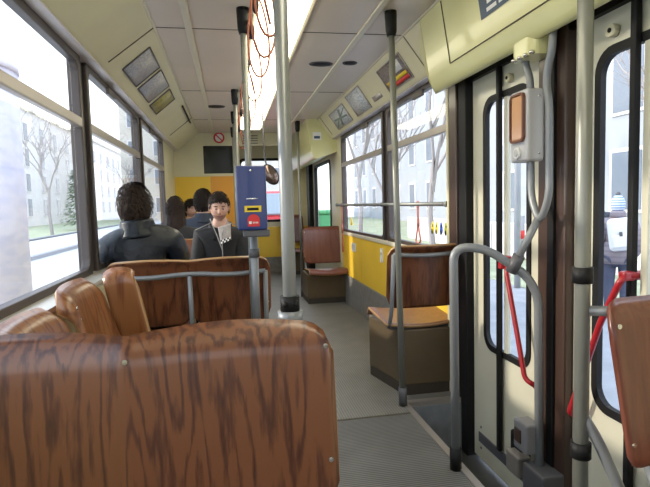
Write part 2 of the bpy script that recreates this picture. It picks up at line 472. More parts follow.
# door mechanism cover above the doors
def door_cover(name, y0, y1, zlow=1.70, xb=1.05):
    b = MB()
    pr = fillet([(xb, 0, ZC), (xb + .055, 0, zlow + .06), (xb + .09, 0, zlow - .005), (XR + .02, 0, zlow + .095), (XR + .02, 0, ZC)], .05, 6)
    pr = [(p.x, p.z) for p in pr]
    b.prism(pr, 'y', y0, y1)
    o = b.obj(name, [M['cream_bright']]); return struct(o)
dc = door_cover('trim_6', .3, 2.74)
b = MB()   # far end cap, slopes back to the vault
q = [(1.052, 2.098), (1.105, 1.762), (1.14, 1.70), (1.30, 1.79), (1.30, 2.1)]
A = [b.bm.verts.new((x, 2.748, z)) for x, z in q]; B_ = [b.bm.verts.new((x2, 2.96, z2)) for x2, z2 in ((1.06, 2.098), (1.13, 1.99), (1.20, 1.88), (1.30, 1.90), (1.30, 2.1))]
for i in range(5): b.bm.faces.new((A[i], A[(i + 1) % 5], B_[(i + 1) % 5], B_[i]))
b.bm.faces.new(A); b.bm.faces.new(B_)
b.obj('end_cap', [M['cream_bright']], dc)
b = MB().tube([(1.051, 2.46, 2.085), (1.098, 2.46, 1.79)], .003, 6).tube([(1.098, .3, 1.79), (1.098, 2.46, 1.79)], .003, 6)
b.obj('hatch_seam', [M['seam']], dc)
# notice on the cover
st = MB()
def cov(y, s, o=.003): return Vector((1.05 + .055 * s - o, y, ZC - .34 * s - o * .16))
st.grid(lambda u, v: cov(1.55 + .56 * u, .36 + .30 * v, .003), 1, 1, 0)
for k in range(3):
    s0 = .40 + k * .085
    y = 1.62
    for w_ in ([.10, .06, .14, .08] if k != 1 else [.16, .05, .12, .04]):
        st.grid(lambda u, v, y=y, w_=w_, s0=s0: cov(y + w_ * u, s0 + .045 * v, .0045), 1, 1, 1); y += w_ + .018
tag(st.obj('notice_sticker', [M['sticker_blue'], M['white']], base=(1.07, 1.85, 1.93)), 'dark blue notice sticker with pale lettering on the cover above the near door', 'sticker')

# header above the doors
b = MB().box((XR - .03, .3, 1.735), (XR + .05, 2.82, 1.93), 0)
struct(b.obj('trim_7', [M['black']]))
# jambs
b = MB().box((1.245, 2.605, -.3), (XR + .04, 2.70, 1.80), 0, .006).box((1.235, 2.70, -.02), (XR + .04, 2.80, 1.90), 1, .006).box((1.232, 2.798, .0), (XR + .02, 2.825, 1.90), 2)
struct(b.obj('trim_8', [M['black'], M['post_brown'], M['cream']]))
b = MB().box((1.25, 1.775, -.3), (XR + .05, 1.955, 1.80), 0, .008).box((1.238, 1.83, -.3), (1.252, 1.87, 1.78), 1)
struct(b.obj('trim_9', [M['post_brown'], M['black']]))

def door(n, y0, y1, gy0, gy1, rods, mull, slot=True):
    zb, zt = -.28, 1.74
    b = MB().fill([rect(y0, zb, y1, zt), rrect(gy0, .37, gy1, 1.60, .07)], XR - .005, XR + .012, 'x')
    d = struct(b.obj('door_%d' % n, [M['door']], bevel=.004))
    b = MB().fill([rrect(gy0 - .022, .348, gy1 + .022, 1.622, .085), rrect(gy0 + .008, .378, gy1 - .008, 1.592, .065)], XR - .012, XR + .010, 'x')
    b.obj('door_seal', [M['black']], d)
    MB().fill([rrect(gy0, .37, gy1, 1.60, .07)], XR + .000, XR + .004, 'x').obj('door_glass', [M['glass']], d)
    for y in rods:
        MB().box((XR - .035, y - .013, -.12), (XR - .012, y + .012, zt + .0), 0, .004).obj('door_rod', [M['black']], d)
    for y in mull:
        MB().box((XR - .010, y - .014, .37), (XR + .012, y + .014, 1.6), 0, .004).obj('door_edge', [M['door']], d)
    if slot:
        b = MB().box((XR - .012, y0 + .04, -.185), (XR - .004, y1 - .06, -.13), 0, .004)
        b.obj('door_vent', [M['grey_dark']], d)
        for zz in (-.10, -.215):
            for yy in (y0 + .06, y1 - .08): MB().ell((XR - .006, yy, zz), (.004, .007, .007), 0, 8, 6).obj('door_screw', [M['grey_dark']], d)
    return d
d1 = door(1, 1.96, 2.60, 2.075, 2.455, [2.294], [2.262])
d2 = door(2, 1.20, 1.77, 1.235, 1.635, [1.458], [1.425])
for d_, yc, z_ in ((d1, 2.215, 1.665), (d2, 1.565, 1.665)):
    b = MB().tube([(XR - .006, yc, z_), (XR - .03, yc, z_)], .021, 14).tube([(XR - .03, yc, z_), (XR - .033, yc, z_)], .008, 10, 1)
    b.obj('door_knob', [M['cream'], M['black']], d_)
# red grab rails on the doors
def grab(d_, pts):
    b = MB().tube(fillet(pts, .03), .011, 10)
    for p in (pts[0], pts[-1]): b.tube([p, (p[0] + .05, p[1], p[2])], .016, 10)
    b.obj('grab_rail', [M['red']], d_)
grab(d1, [(1.245, 2.165, .83), (1.22, 2.15, .80), (1.22, 1.995, .345), (1.245, 1.965, .325)])
grab(d2, [(1.25, 1.455, .862), (1.22, 1.45, .85), (1.215, 1.53, .70), (1.215, 1.69, .32), (1.245, 1.70, .30)])
b = MB().box((1.20, 2.16, .80), (1.255, 2.19, .86), 0, .006); b.obj('rail_bracket', [M['red']], d1)
b = MB().box((1.225, 1.44, .846), (1.27, 1.47, .878), 0, .008); b.obj('rail_bracket', [M['red']], d2)

# rear wall of the compartment, behind the viewer
b = MB().fill([rect(XL - .04, -.4, XR + .04, RF), rrect(-.35, .95, .93, 1.75, .08)], Y0 - .05, Y0, 'y')
wre = struct(b.obj('wall_rear', [M['cream']]))
MB().fill([rrect(-.35, .95, .93, 1.75, .08)], Y0 - .03, Y0 - .025, 'y').obj('rear_pane', [M['glass']], wre)

# cab partition
b = MB().fill([rect(XL, 1.525, .165, ZC), rect(-.31, 1.56, .10, 1.93)], Y1, Y1 + .04, 'y', 0)
b.box((XL, Y1, 0), (-.235, Y1 + .04, 1.523), 1).box((-.232, Y1 - .004, 0), (.165, Y1 + .04, 1.523), 2)
b.box((.165, Y1, 1.93), (.85, Y1 + .04, ZC), 0)
wf = struct(b.obj('wall_front', [M['cream'], M['yellow'], M['orange']]))
MB().box((-.31, Y1 + .015, 1.56), (.10, Y1 + .03, 1.93)).obj('cab_glass', [M['dark_glass']], wf)
b = MB()
for k in range(4): b.box((.22, Y1 - .006, 1.955 + k * .033), (.42, Y1 + .002, 1.967 + k * .033))
b.obj('vent_grille', [M['grey_dark']], wf)
# front end beyond the partition: windscreen wall and tapered door wall
YF = 8.60
b = MB().fill([rect(XL, .76, 1.31, ZC), rrect(.20, .86, 1.00, 1.86, .07)], YF, YF + .04, 'y', 0)
b.box((XL, YF - .005, .26), (1.31, YF + .04, .758), 1).box((XL, YF - .01, -.3), (1.31, YF + .04, .258), 2)
fe = struct(b.obj('wall_front_end', [M['cream'], M['yellow'], M['kick']]))
MB().fill([rrect(.18, .84, 1.02, 1.88, .08), rrect(.22, .88, .98, 1.84, .06)], YF - .012, YF + .03, 'y').obj('windscreen_seal', [M['black']], fe)
MB().fill([rrect(.20, .86, 1.00, 1.86, .07)], YF + .01, YF + .016, 'y').obj('windscreen', [M['glass']], fe)
b = MB().box((XL - .04, Y1, -.3), (XL, YF, 1.93)); struct(b.obj('wall_left_front', [M['cream']]))
def slant_door(n, p0, p1, gl0, gl1, ztop=1.72):
    """door in the tapering front wall from p0 to p1 (x,y)"""
    p0 = Vector((*p0, 0)); p1 = Vector((*p1, 0)); Lg = (p1 - p0).length; ang = math.atan2(p1.x - p0.x, p1.y - p0.y)
    def place(o):
        o.location = p0; o.rotation_euler = (0, 0, -ang); return o
    b = MB().fill([rect(0, -.2, Lg, ztop + .2), rrect(gl0, .45, gl1, ztop - .06, .06)], 0, .04, 'x')
    d = struct(place(b.obj('door_%d' % n, [M['door']])))
    MB().fill([rrect(gl0 - .025, .425, gl1 + .025, ztop - .035, .075), rrect(gl0 + .01, .46, gl1 - .01, ztop - .07, .055)], -.012, .03, 'x').obj('door_seal', [M['black']], d)
    MB().fill([rrect(gl0, .45, gl1, ztop - .06, .06)], .015, .02, 'x').obj('door_glass', [M['glass']], d)
    return d
slant_door(3, (1.29, 6.22), (1.29, 7.98), .36, 1.54)
b = MB().box((1.29, 7.98, -.2), (1.33, YF, 1.93)); struct(b.obj('wall_right_front', [M['cream']]))
b = MB().box((1.225, 7.98, 0), (1.31, 8.22, 2.0), 0, .01); struct(b.obj('trim_10', [M['black']]))
fc = door_cover('trim_11', 6.05, 8.6, 1.64, .92)
b = MB().box((.99, 6.046, 1.86), (1.09, 6.05, 1.95)).box((1.005, 6.043, 1.875), (1.075, 6.047, 1.905), 1)
tag(b.obj('notice_sticker', [M['white'], M['sticker_blue']], base=(1.04, 6.05, 1.90)), 'small white and dark sticker on the end of the far door cover', 'sticker')
b = MB().box((.955, 6.044, 1.80), (1.26, 6.05, 2.05)); 
b.obj('end_panel', [M['yellow_lab']], fc) if False else b.bm.free()

# no-entry round sign
nx, ny, nz = -.095, Y1 - .004, 2.035
b = MB()
ring = [(nx + .062 * math.cos(2 * PI * k / 32), ny - .004, nz + .062 * math.sin(2 * PI * k / 32)) for k in range(33)]
b.tube(ring, .011, 8, 0, False, flat=.35)
b.tube([(nx - .045, ny - .004, nz + .045), (nx + .045, ny - .004, nz - .045)], .008, 8, 0, True, .5)
b.tube([(nx, ny - .001, nz), (nx, ny + .003, nz)], .060, 28, 1)
tag(b.obj('prohibition_sign', [M['red_st'], M['white']], base=(nx, ny, nz)), 'round white sign with red ring and slash above the dark cab window', 'sign')

# oval ceiling vents / speakers
for (x, y, rx, ry, lb) in ((.675, 3.68, .075, .045, 'larger black oval vent in the ceiling right of the light strip'),
                           (.875, 3.64, .042, .035, 'smaller black round vent in the ceiling near the right trim'),
                           (-.085, 5.30, .078, .06, 'black oval vent in the ceiling left of the light strip')):
    b = MB().ell((x, y, ZC), (rx, ry, .010), 0, 24, 8)
    b.tube([(x + (rx + .006) * math.cos(2 * PI * k / 28), y + (ry + .006) * math.sin(2 * PI * k / 28), ZC - .003) for k in range(29)], .005, 6, 1, False)
    tag(b.obj('ceiling_vent', [M['black'], M['grey_dark']], base=(x, y, ZC)), lb, 'vent')
b = MB().box((-.005, -.50, -.012), (.012, .50, .001), 0, .003)
o = b.obj('vent_slot', [M['black']]); o.location = (-.392, 5.6, 2.068); tag(o, 'thin black slot along the top of the left ceiling vault', 'vent')

# framed notices on the vaults
def vaultL(y, s, o=.0):
    return Vector((-.36 - .26 * s + o * .64, y, ZC - .215 * s - o * .77))
def vaultR(y, s, o=.0):
    return Vector((1.05 + .15 * s - o * .82, y, ZC - .215 * s - o * .57))
def framed(fn, y0, y1, s0, s1, m, label, extra=None):
    c = fn((y0 + y1) / 2, (s0 + s1) / 2)
    t = thing('framed_notice', label, 'notice', c)
    loc = lambda y, s, o: fn(y, s, o) - c
    b = MB().grid(lambda u, v: loc(y0 + (y1 - y0) * u, s0 + (s1 - s0) * v, .004), 1, 1)
    if extra: extra(b, lambda u, v, o=.0055: loc(y0 + (y1 - y0) * u, s0 + (s1 - s0) * v, o))
    b.obj('sheet', m if isinstance(m, list) else [m], t, solid=.002)
    b = MB()
    cs = [loc(y, s, .005) for y, s in ((y0, s0), (y1, s0), (y1, s1), (y0, s1), (y0, s0))]
    for p, q in zip(cs, cs[1:]): b.tube([p, q], .0045, 6)
    b.obj('frame', [M['grey_dark'] if fn is vaultL else M['alu']], t)
    return t
framed(vaultL, 3.22, 3.66, .22, .82, M['notice'], 'nearest and largest of the grey framed notices on the left vault')
framed(vaultL, 3.73, 4.20, .22, .82, M['notice'], 'grey framed notice on the left vault between the nearest one and the ochre one')
framed(vaultL, 4.30, 4.68, .24, .84, M['notice_yellow'], 'small ochre framed notice, farthest of the three on the left vault')
def map_art(b, f):
    for (u0, v0, u1, v1, w_) in ((.1, .6, .9, .45, .05), (.35, .1, .6, .9, .05), (.05, .2, .5, .5, .03), (.6, .5, .95, .9, .03)):
        du, dv = u1 - u0, v1 - v0; l = math.hypot(du, dv); nu_, nv_ = -dv / l * w_, du / l * w_
        b.grid(lambda a, c: f(u0 + du * a + nu_ * (c - .5) * 2, v0 + dv * a + nv_ * (c - .5) * 2), 1, 1, 1)
framed(vaultR, 4.86, 5.50, .22, .92, [M['notice_white'], mat('map_grey', (.22, .28, .24), .5)], 'framed map with dark lines, farthest notice on the right vault', map_art)
framed(vaultR, 4.20, 4.66, .14, .92, M['notice_white'], 'white framed notice full of small print on the right vault')
def art3(b, f):
    b.grid(lambda a, c: f(.08 + .84 * a, .62 + .14 * c), 1, 1, 1)
    b.grid(lambda a, c: f(.08 + .84 * a, .78 + .14 * c), 1, 1, 2)
    b.grid(lambda a, c: f(.15 + .3 * a, .12 + .4 * c), 1, 1, 3)
framed(vaultR, 3.20, 3.68, .22, .90, [poster_mat('notice_brown', (.26, .22, .20), (.14, .11, .11), 26.), M['yellow_lab'], M['red_st'], M['white']], 'dark framed poster with yellow and red bands on the right vault beside the grey pole', art3)
b = MB().grid(lambda u, v: vaultR(3.86 + .22 * u, .70 + .16 * v, .004), 1, 1)
tag(b.obj('plate', [M['alu']], base=vaultR(3.97, .78), solid=.003), 'small metal plate on the right vault between white notice and dark poster', 'plate')

# ------------------------------------------------------------------ poles
def pole_thing(x, y, z0, z1, r, label, m='pole', foot=True, cap=True, ring=None, group=None):
    t = thing('pole', label, 'pole', (x, y, z0), 0, group)
    MB().tube([(0, 0, 0), (0, 0, z1 - z0)], r, 18).obj('shaft', [M[m]], t)
    if foot:
        MB().tube([(0, 0, 0), (0, 0, .10)], r + .006, 18).obj('foot_sleeve', [M['grey_dark']], t)
    if cap:
        h = z1 - z0
        MB().tube([(0, 0, h - .125), (0, 0, h - .10), (0, 0, h - .02), (0, 0, h)], [r + .006, r + .012, r + .015, r + .015], 18).obj('ceiling_sleeve', [M['black']], t)
    return t
cp = pole_thing(.151, 1.38, 0, ZC, .0183, 'thick brushed pole rising beside the right end of the near wooden double seat')
b = MB().tube([(0, 0, .835), (0, 0, .875)], .026, 18)
for a in (0, PI): b.ell((.024 * math.cos(a + .9), -.018, .855), (.008, .012, .011), 0, 10, 6)
b.obj('clamp_ring', [M['black']], cp)
MB().tube([(0, 0, .80), (0, 0, .835)], .034, 18).obj('clamp_collar', [M['grey_tube']], cp)
sp_ = pole_thing(.895, 2.66, .006, ZC, .0165, 'grey pole from ceiling to floor at the corner of the step well', 'pole_warm')
sp_.rotation_euler = (0, -.016, 0)
rp = pole_thing(.86, 1.15, 0, ZC, .0185, 'thick grey pole beside the second door and the near right seat', 'pole_warm', foot=False)
MB().tube([(0, 0, .905), (0, 0, .945)], .025, 18).obj('clamp_ring', [M['black']], rp)
MB().tube([(0, 0, .455), (0, 0, .495)], .025, 18).obj('clamp_ring', [M['black']], rp)
MB().tube(fillet([(.0, 0, .57), (.03, -.02, .51), (.09, -.06, .34), (.10, -.07, .0)], .06), .014, 12).obj('brace', [M['grey_tube']], rp)
MB().tube([(0, 0, .835), (.10, -.05, .835)], .013, 12).obj('seat_stub', [M['grey_tube']], rp)
vp = pole_thing(.106, 2.70, 0, ZC, .0165, 'grey pole that carries the blue ticket validator', 'pole_warm')
MB().tube([(.012, -.03, .42), (.012, -.03, .96)], .020, 14).obj('stand_tube', [M['grey_tube']], vp)
MB().tube([(.012, -.03, .855), (.012, -.03, .90)], .026, 14).tube([(.012, -.03, .875), (0, 0, .875)], .018, 10).obj('clamp_ring', [M['grey_dark']], vp)
for y_, lb in ((4.55, 'slim pole in the aisle just behind the validator pole, nearest of the distant ones'), (5.6, 'slim middle one of the distant poles behind the validator'), (6.7, 'slim pole farthest down the aisle by the cab partition')):
    pole_thing(.085, y_, 0, ZC, .0155, lb, 'pole_warm')
pole_thing(.835, 6.2, 0, ZC, .0155, 'slim pole with black top sleeve standing beside the far single seat', 'pole_warm')

# ticket validator
v = thing('ticket_validator', 'blue box ticket validator with yellow slot label on its pole', 'ticket validator', (.108, 2.665, 1.0))
MB().box((-.070, -.115, 0), (.074, -.012, .312), 0, .008, 3).obj('housing', [M['blue']], v)
MB().box((-.035, -.1165, .088), (.046, -.114, .118), 0).box((-.022, -.1185, .096), (.033, -.116, .109), 1).obj('slot_label', [M['yellow_lab'], M['black']], v)
MB().tube([(-.025, -.1175, .152), (.030, -.1175, .152)], [.002, .002], 8).box((-.01, -.1185, .150), (.02, -.1165, .155)).obj('coin_slit', [M['chrome']], v)
b = MB()
b.tube([(.007, -.1145, .047), (.007, -.1175, .047)], .030, 24, 0)
b.box((-.022, -.1168, .018), (.036, -.1145, .05), 0).box((-.016, -.1185, .030), (-.003, -.116, .043), 1)
for k in range(4): b.box((.003 + k * .007, -.1185, .032), (.007 + k * .007, -.116, .040), 1)
b.obj('round_sticker', [M['red_st'], M['white']], v)
MB().ell((.0, -.116, .288), (.006, .004, .006), 0, 10, 6).obj('screw', [M['chrome']], v)
MB().box((-.045, -.105, -.035), (.085, -.015, .0), 0, .006).obj('underside_box', [M['grey_dark']], v)

# curved handrail at the step well, with the forked rail that carries the door signal box
hr = thing('handrail', 'bent grey handrail arching over the step well by the first door', 'handrail', (.89, 1.965, 0))
B0 = Vector((.89, 1.965, 0))
pts = [(.887, 1.965, 0), (.884, 1.965, .93), (1.0, 1.925, .925), (1.195, 1.86, .785), (1.205, 1.86, -.30)]
MB().tube([Vector(p) - B0 for p in fillet(pts, .11, 8)], .0175, 16).obj('bent_tube', [M['grey_tube']], hr)
MB().tube([(-.003, 0, 0), (-.003, 0, .09)], .024, 16).obj('foot_sleeve', [M['black']], hr)
J = Vector((1.10, 1.885, .845))
MB().tube([J - B0, Vector((1.168, 1.825, 1.035)) - B0], .015, 14).obj('link_tube', [M['grey_tube']], hr)
d_ = (Vector((1.168, 1.825, 1.035)) - J).normalized()
MB().tube([J - B0 - d_ * .02, J - B0 + d_ * .055], .024, 14).obj('clamp', [M['grey_dark']], hr)
fork = fillet([(1.172, 1.92, 1.70), (1.172, 1.918, 1.64), (1.172, 1.885, 1.585), (1.172, 1.876, 1.12), (1.170, 1.815, 1.02), (1.172, 1.758, 1.12), (1.172, 1.760, 1.46), (1.172, 1.785, 1.56), (1.172, 1.745, 1.66), (1.172, 1.740, 1.72)], .05, 6)
MB().tube([Vector(p) - B0 for p in fork], .014, 14).obj('forked_tube', [M['grey_tube']], hr)
b = MB().prism([(p.x, p.y) for p in [Vector((q[0] - B0.x, q[1] - B0.y)) for q in rrect(1.125, 1.80, 1.22, 1.955, .04)]], 'z', 1.655, 1.76)
b.obj('ceiling_bracket', [M['cream_bright']], hr)
for yy in (1.80, 1.84, 1.88, 1.92): MB().ell((1.125 - B0.x, yy - B0.y, 1.658), (.012, .012, .008), 0, 10, 6).obj('bracket_bolt', [M['chrome']], hr)
# door signal boxes low on the rail
b = MB().box((1.145 - B0.x, 1.86 - B0.y, .075), (1.215 - B0.x, 1.96 - B0.y, .20), 0, .008).box((1.141 - B0.x, 1.90 - B0.y, .11), (1.147 - B0.x, 1.945 - B0.y, .165), 1)
b.obj('sensor_box', [M['grey_mid'], M['post_brown']], hr)
MB().box((1.19 - B0.x, 1.97 - B0.y, -.02), (1.24 - B0.x, 2.07 - B0.y, .10), 0, .015).obj('rubber_buffer', [M['black']], hr)
MB().box((1.15 - B0.x, 1.93 - B0.y, -.06), (1.21 - B0.x, 2.03 - B0.y, .03), 0, .006).obj('steel_bracket', [M['alu']], hr)
MB().box((1.15 - B0.x, 1.76 - B0.y, -.10), (1.25 - B0.x, 1.90 - B0.y, .035), 0, .01).obj('lower_box', [M['grey_dark']], hr)

ic = thing('door_signal_box', 'grey signal box with tall amber lens hanging in the forked rail by the first door', 'signal box', (1.14, 1.89, 1.26))
MB().box((-.02, -.068, 0), (.055, .055, .275), 0, .012, 3).obj('housing', [M['grey_box']], ic)
MB().fill([rrect(-.058, .075, .040, .262, .02), rrect(-.050, .083, .032, .254, .016)], -.032, -.018, 'x').obj('lens_rim', [M['amber_rim']], ic)
MB().box((-.028, -.05, .083), (-.016, .032, .254), 0, .006).obj('amber_lens', [M['amber']], ic)
b = MB().tube([(-.019, -.008, .035), (-.030, -.008, .035)], .022, 18, 0).tube([(-.030, -.008, .035), (-.033, -.008, .035)], .014, 14, 1)
b.obj('push_button', [M['white'], M['grey_box']], ic)
for zz in (.03, .245): MB().ell((.03, -.0685, zz), (.005, .003, .005), 0, 8, 6).obj('screw', [M['chrome']], ic)

# ------------------------------------------------------------------ seats
def shell_grid(W, H, halves, conc=.022, lean=.05, roll=.035, rc=.055, rb=.07, bulge=0.):
    """bent plywood back: concave halves, rolled top edge, rounded corners. local x 0..W, z 0..H, sitting face towards -y"""
    hw = W / halves
    def f(u, v):
        x = u * W
        t = (x % hw) / hw if u < 1 else 1.
        arch = math.sin(PI * min(max(t, 0), 1))
        # corner rounding
        e = min(x, W - x)
        def corner(r): return r - math.sqrt(max(0, r * r - (r - min(e, r)) ** 2)) if e < r else 0.
        zt = H - corner(rc) - .012 * (1 - arch) * (halves > 1)
        et = min(t, 1 - t) * hw
        zb = corner(rb) if halves == 1 else (rb - math.sqrt(max(0, rb * rb - (rb - min(et, rb)) ** 2)) if et < rb else 0.)
        z = zb + (zt - zb) * v
        y = conc * (arch ** .8) + lean * (z / H)
        d = H - z - corner(rc)
        if z > H - .06:
            k = (z - (H - .06)) / .06
            y += roll * k * k
        return Vector((x, y, z))
    return f

def bolt(b, p, n=(0, -1, 0), r=.0055):
    p = Vector(p); n = Vector(n)
    b.tube([p, p + n * .003], r, 12); b.tube([p + n * .003, p + n * .0045], r * .55, 8)

def double_seat(label, loc, rz, wmat, group='wooden double seats', W=.84, ZB=.48, H=.385, skin=None, bolts=True):
    t = thing('double_seat', label, 'seat', loc, rz, None)
    sh = MB().grid(shell_grid(W, H, 2), 48, 22)
    bk = sh.obj('backrest', [M[wmat], M['ply_edge']], t, solid=.013); bk.location = (-W / 2, 0, ZB)
    f = shell_grid(W, H, 2)
    if bolts:
        for u, v in ((.015, .92), (.018, .25), (.982, .92), (.982, .25), (.5, .86)):
            b = MB(); bolt(b, f(u, v)); o = b.obj('bolt', [M['chrome']], t); o.location = (-W / 2, 0, ZB)
    # tube frame behind the back
    zr = ZB + H - .075
    def yb(z): return .05 * ((z - ZB) / H) + .036
    for x in (-W / 2 + .03, 0, W / 2 - .03):
        MB().tube(fillet([(x, -.02, .40), (x, yb(ZB), .46), (x, yb(zr) + .008, zr)], .04), .0125, 12).obj('frame_post', [M['grey_tube']], t)
    b = MB().tube(fillet([(-W / 2 + .03, yb(zr) + .006, zr), (-W / 4, yb(zr) + .022, zr - .012), (0, yb(zr) + .006, zr + .004), (W / 4, yb(zr) + .022, zr - .012), (W / 2 - .03, yb(zr) + .006, zr)], .12, 8), .0125, 12)
    b.obj('frame_rail', [M['grey_tube']], t)
    # seat pans
    for x0 in (-W / 2, 0):
        def pan(u, v, x0=x0):
            x = x0 + .01 + u * (W / 2 - .02); y = .0 - v * .40
            z = .425 - .022 * math.sin(PI * u) + .03 * v - (.06 * max(0, (v - .85) / .15) ** 2)
            return Vector((x, y, z))
        MB().grid(pan, 14, 14).obj('seat_pan', [M['wood_pan'], M['ply_edge']], t, solid=.014)
    MB().box((-W / 2 + .05, -.36, 0), (W / 2 - .05, -.03, .395), 0, .01).obj('pedestal', [M['box']], t)
    return t

SX = -.215
double_seat('wooden double seat nearest the viewer, its glossy striped backrest filling the lower left', (SX, 1.02, 0), 0, 'wood', ZB=.47, H=.405)
double_seat('wooden double seat with grey tube frame on its back, in front of the leather jacket', (SX, 2.83, 0), PI, 'wood_dark', ZB=.495, H=.355)
double_seat('wooden double seat under the man in the black coat, facing the viewer', (SX, 4.16, 0), 0, 'wood_dark', W=.82)
double_seat('wooden double seat just behind the facing man, under the passenger with long hair', (-.33, 4.42, 0), PI, 'wood_dark', W=.58)
double_seat('wooden double seat under the passenger in the navy coat', (-.33, 5.32, 0), PI, 'wood_dark', W=.58)
double_seat('wooden double seat farthest from the viewer, by the yellow partition', (-.33, 6.86, 0), 0, 'wood_dark', W=.58)

# sideways seats under the left window
def side_seat(label, loc, wid, wing, H=.42):
    """back to the left wall, sitting face towards +x; origin on the floor at its rear end (smaller y)"""
    t = thing('side_seat', label, 'seat', loc)
    def f(u, v):
        arch = math.sin(PI * u)
        e = min(u, 1 - u) * wid; r = .07
        c = r - math.sqrt(max(0, r * r - (r - min(e, r)) ** 2)) if e < r else 0.
        z = .44 + (H - c) * v
        x = .12 - .12 * v + .03 * (1 - arch)
        if v > .86: x -= .045 * ((v - .86) / .14) ** 2
        return Vector((x, u * wid, z))
    MB().grid(f, 20, 20).obj('backrest', [M['wood_side'], M['ply_edge']], t, solid=.016)
    if wing:
        def g(u, v):
            c = .02 * (abs(u - .5) * 2) ** 3
            x = .025 + .12 * u + .085 * (1 - v)
            z = .44 + (H + .02 - c) * v; y = wid + .012 + .01 * math.sin(PI * u)
            if v > .9: y += .05 * ((v - .9) / .1) ** 2
            return Vector((x, y, z))
        MB().grid(g, 8, 20).obj('end_panel', [M['wood_side'], M['ply_edge']], t, solid=.022)
    for zz, xx in ((.80, .035), (.76, .045)):
        b = MB(); bolt(b, (xx, .035, zz), (1, 0, 0), .008); b.obj('bolt', [M['chrome']], t)
    def pan(u, v): return Vector((.10 + v * .34, .01 + u * (wid - .02), .43 - .018 * math.sin(PI * u) - .05 * max(0, (v - .85) / .15) ** 2))
    MB().grid(pan, 12, 12).obj('seat_pan', [M['wood_pan'], M['ply_edge']], t, solid=.014)
    MB().box((.08, .04, 0), (.36, wid - .04, .40), 0, .01).obj('pedestal', [M['box']], t)
    return t
side_seat('low wooden side seat under the left window, nearer of the two', (-.545, 1.30, 0), .42, False, .395)
side_seat('orange-brown wooden side seat under the left window, with a tall end panel', (-.535, 1.755, 0), .40, True, .425)

# single seats on the right
def single_seat(label, loc, rz, W=.41, ZB=.53, H=.345, zp=.43, wmat='wood_dark', box=None, inset=.022, taper=0., rb=.07):
    t = thing('single_seat', label, 'seat', loc, rz)
    fb0 = shell_grid(W, H, 1, lean=.045, rb=rb)
    def fb(u, v):
        q = fb0(u, v); q.x = W / 2 + (q.x - W / 2) * (1 - taper * (1 - v)); return q
    bk = MB().grid(fb, 26, 22).obj('backrest', [M[wmat], M['ply_edge'] if wmat != 'wood_right' else M[wmat]], t, solid=.013); bk.location = (-W / 2, 0, ZB)
    for u, v in ((.045, .88), (.035, .14), (.955, .88), (.965, .14)):
        b = MB(); bolt(b, fb(u, v), r=.006); o = b.obj('bolt', [M['chrome']], t); o.location = (-W / 2, 0, ZB)
    zr = ZB + H - .05
    if True:
        for x in (-W / 2 + inset, W / 2 - inset):
            MB().tube(fillet([(x, -.02, zp - .03), (x, .03, ZB - .03), (x, .09, zr)], .04), .012, 12).obj('frame_post', [M['grey_tube']], t)
        MB().tube(fillet([(-W / 2 + inset, .088, zr), (0, .105, zr - .012), (W / 2 - inset, .088, zr)], .12), .012, 12).obj('frame_rail', [M['grey_tube']], t)
    def pan(u, v):
        return Vector((-W / 2 + u * W, -.42 * v + .0, zp + .0 - .02 * math.sin(PI * u) + .03 * v - .05 * max(0, (v - .88) / .12) ** 2))
    MB().grid(pan, 16, 16).obj('seat_pan', [M['wood_right'], M['ply_edge']], t, solid=.016)
    MB().box((-W / 2 + .03, -.38, zp - .045), (W / 2 - .03, -.02, zp - .022), 0, .004).obj('seat_frame', [M['grey_dark']], t)
    if box:
        MB().prism(box, 'z', .06, zp - .045).obj('pedestal', [M['box']], t, bevel=.008)
        c = Vector((sum(p[0] for p in box) / len(box), sum(p[1] for p in box) / len(box)))
        MB().prism([tuple(c + (Vector(p) - c) * .985) for p in box], 'z', 0, .061).obj('pedestal_foot', [M['box_dark']], t)
    return t
# seen from behind, on its brown pedestal; local axes turned by pi
def loc_poly(ps, o): return [(-(x - o[0]), -(y - o[1])) for x, y in ps][::1]
o_ = (1.065, 2.80)
single_seat('single wooden seat facing away with grey frame, on a brown pedestal beside the step well', (1.065, 2.80, 0), PI,
            box=loc_poly([(.955, 2.80), (1.255, 2.80), (1.255, 3.45), (.935, 3.45), (.862, 3.22)], o_), W=.43, ZB=.52, H=.36)
single_seat('single wooden seat facing the viewer on a low brown box near the far door', (1.075, 5.98, 0), 0, W=.48, ZB=.42, H=.43, zp=.375, wmat='wood_right',
            box=[(-.245, -.28), (.205, -.28), (.205, .16), (-.245, .16)])
single_seat('single red-brown wooden seat cut off by the right edge, bolted to the grey pole', (1.085, 1.02, 0), 0, W=.43, ZB=.48, H=.39, wmat='wood_right', inset=.10, taper=.14, rb=.03,
            box=[(-.12, -.32), (.17, -.32), (.17, -.02), (-.12, -.02)])
single_seat('small folding seat of brown wood against the front end by the far passage', (1.02, 8.40, 0), .15, W=.34, ZB=.50, H=.45, zp=.42, wmat='wood_right',
            box=[(-.12, -.20), (.12, -.20), (.12, .02), (-.12, .02)])

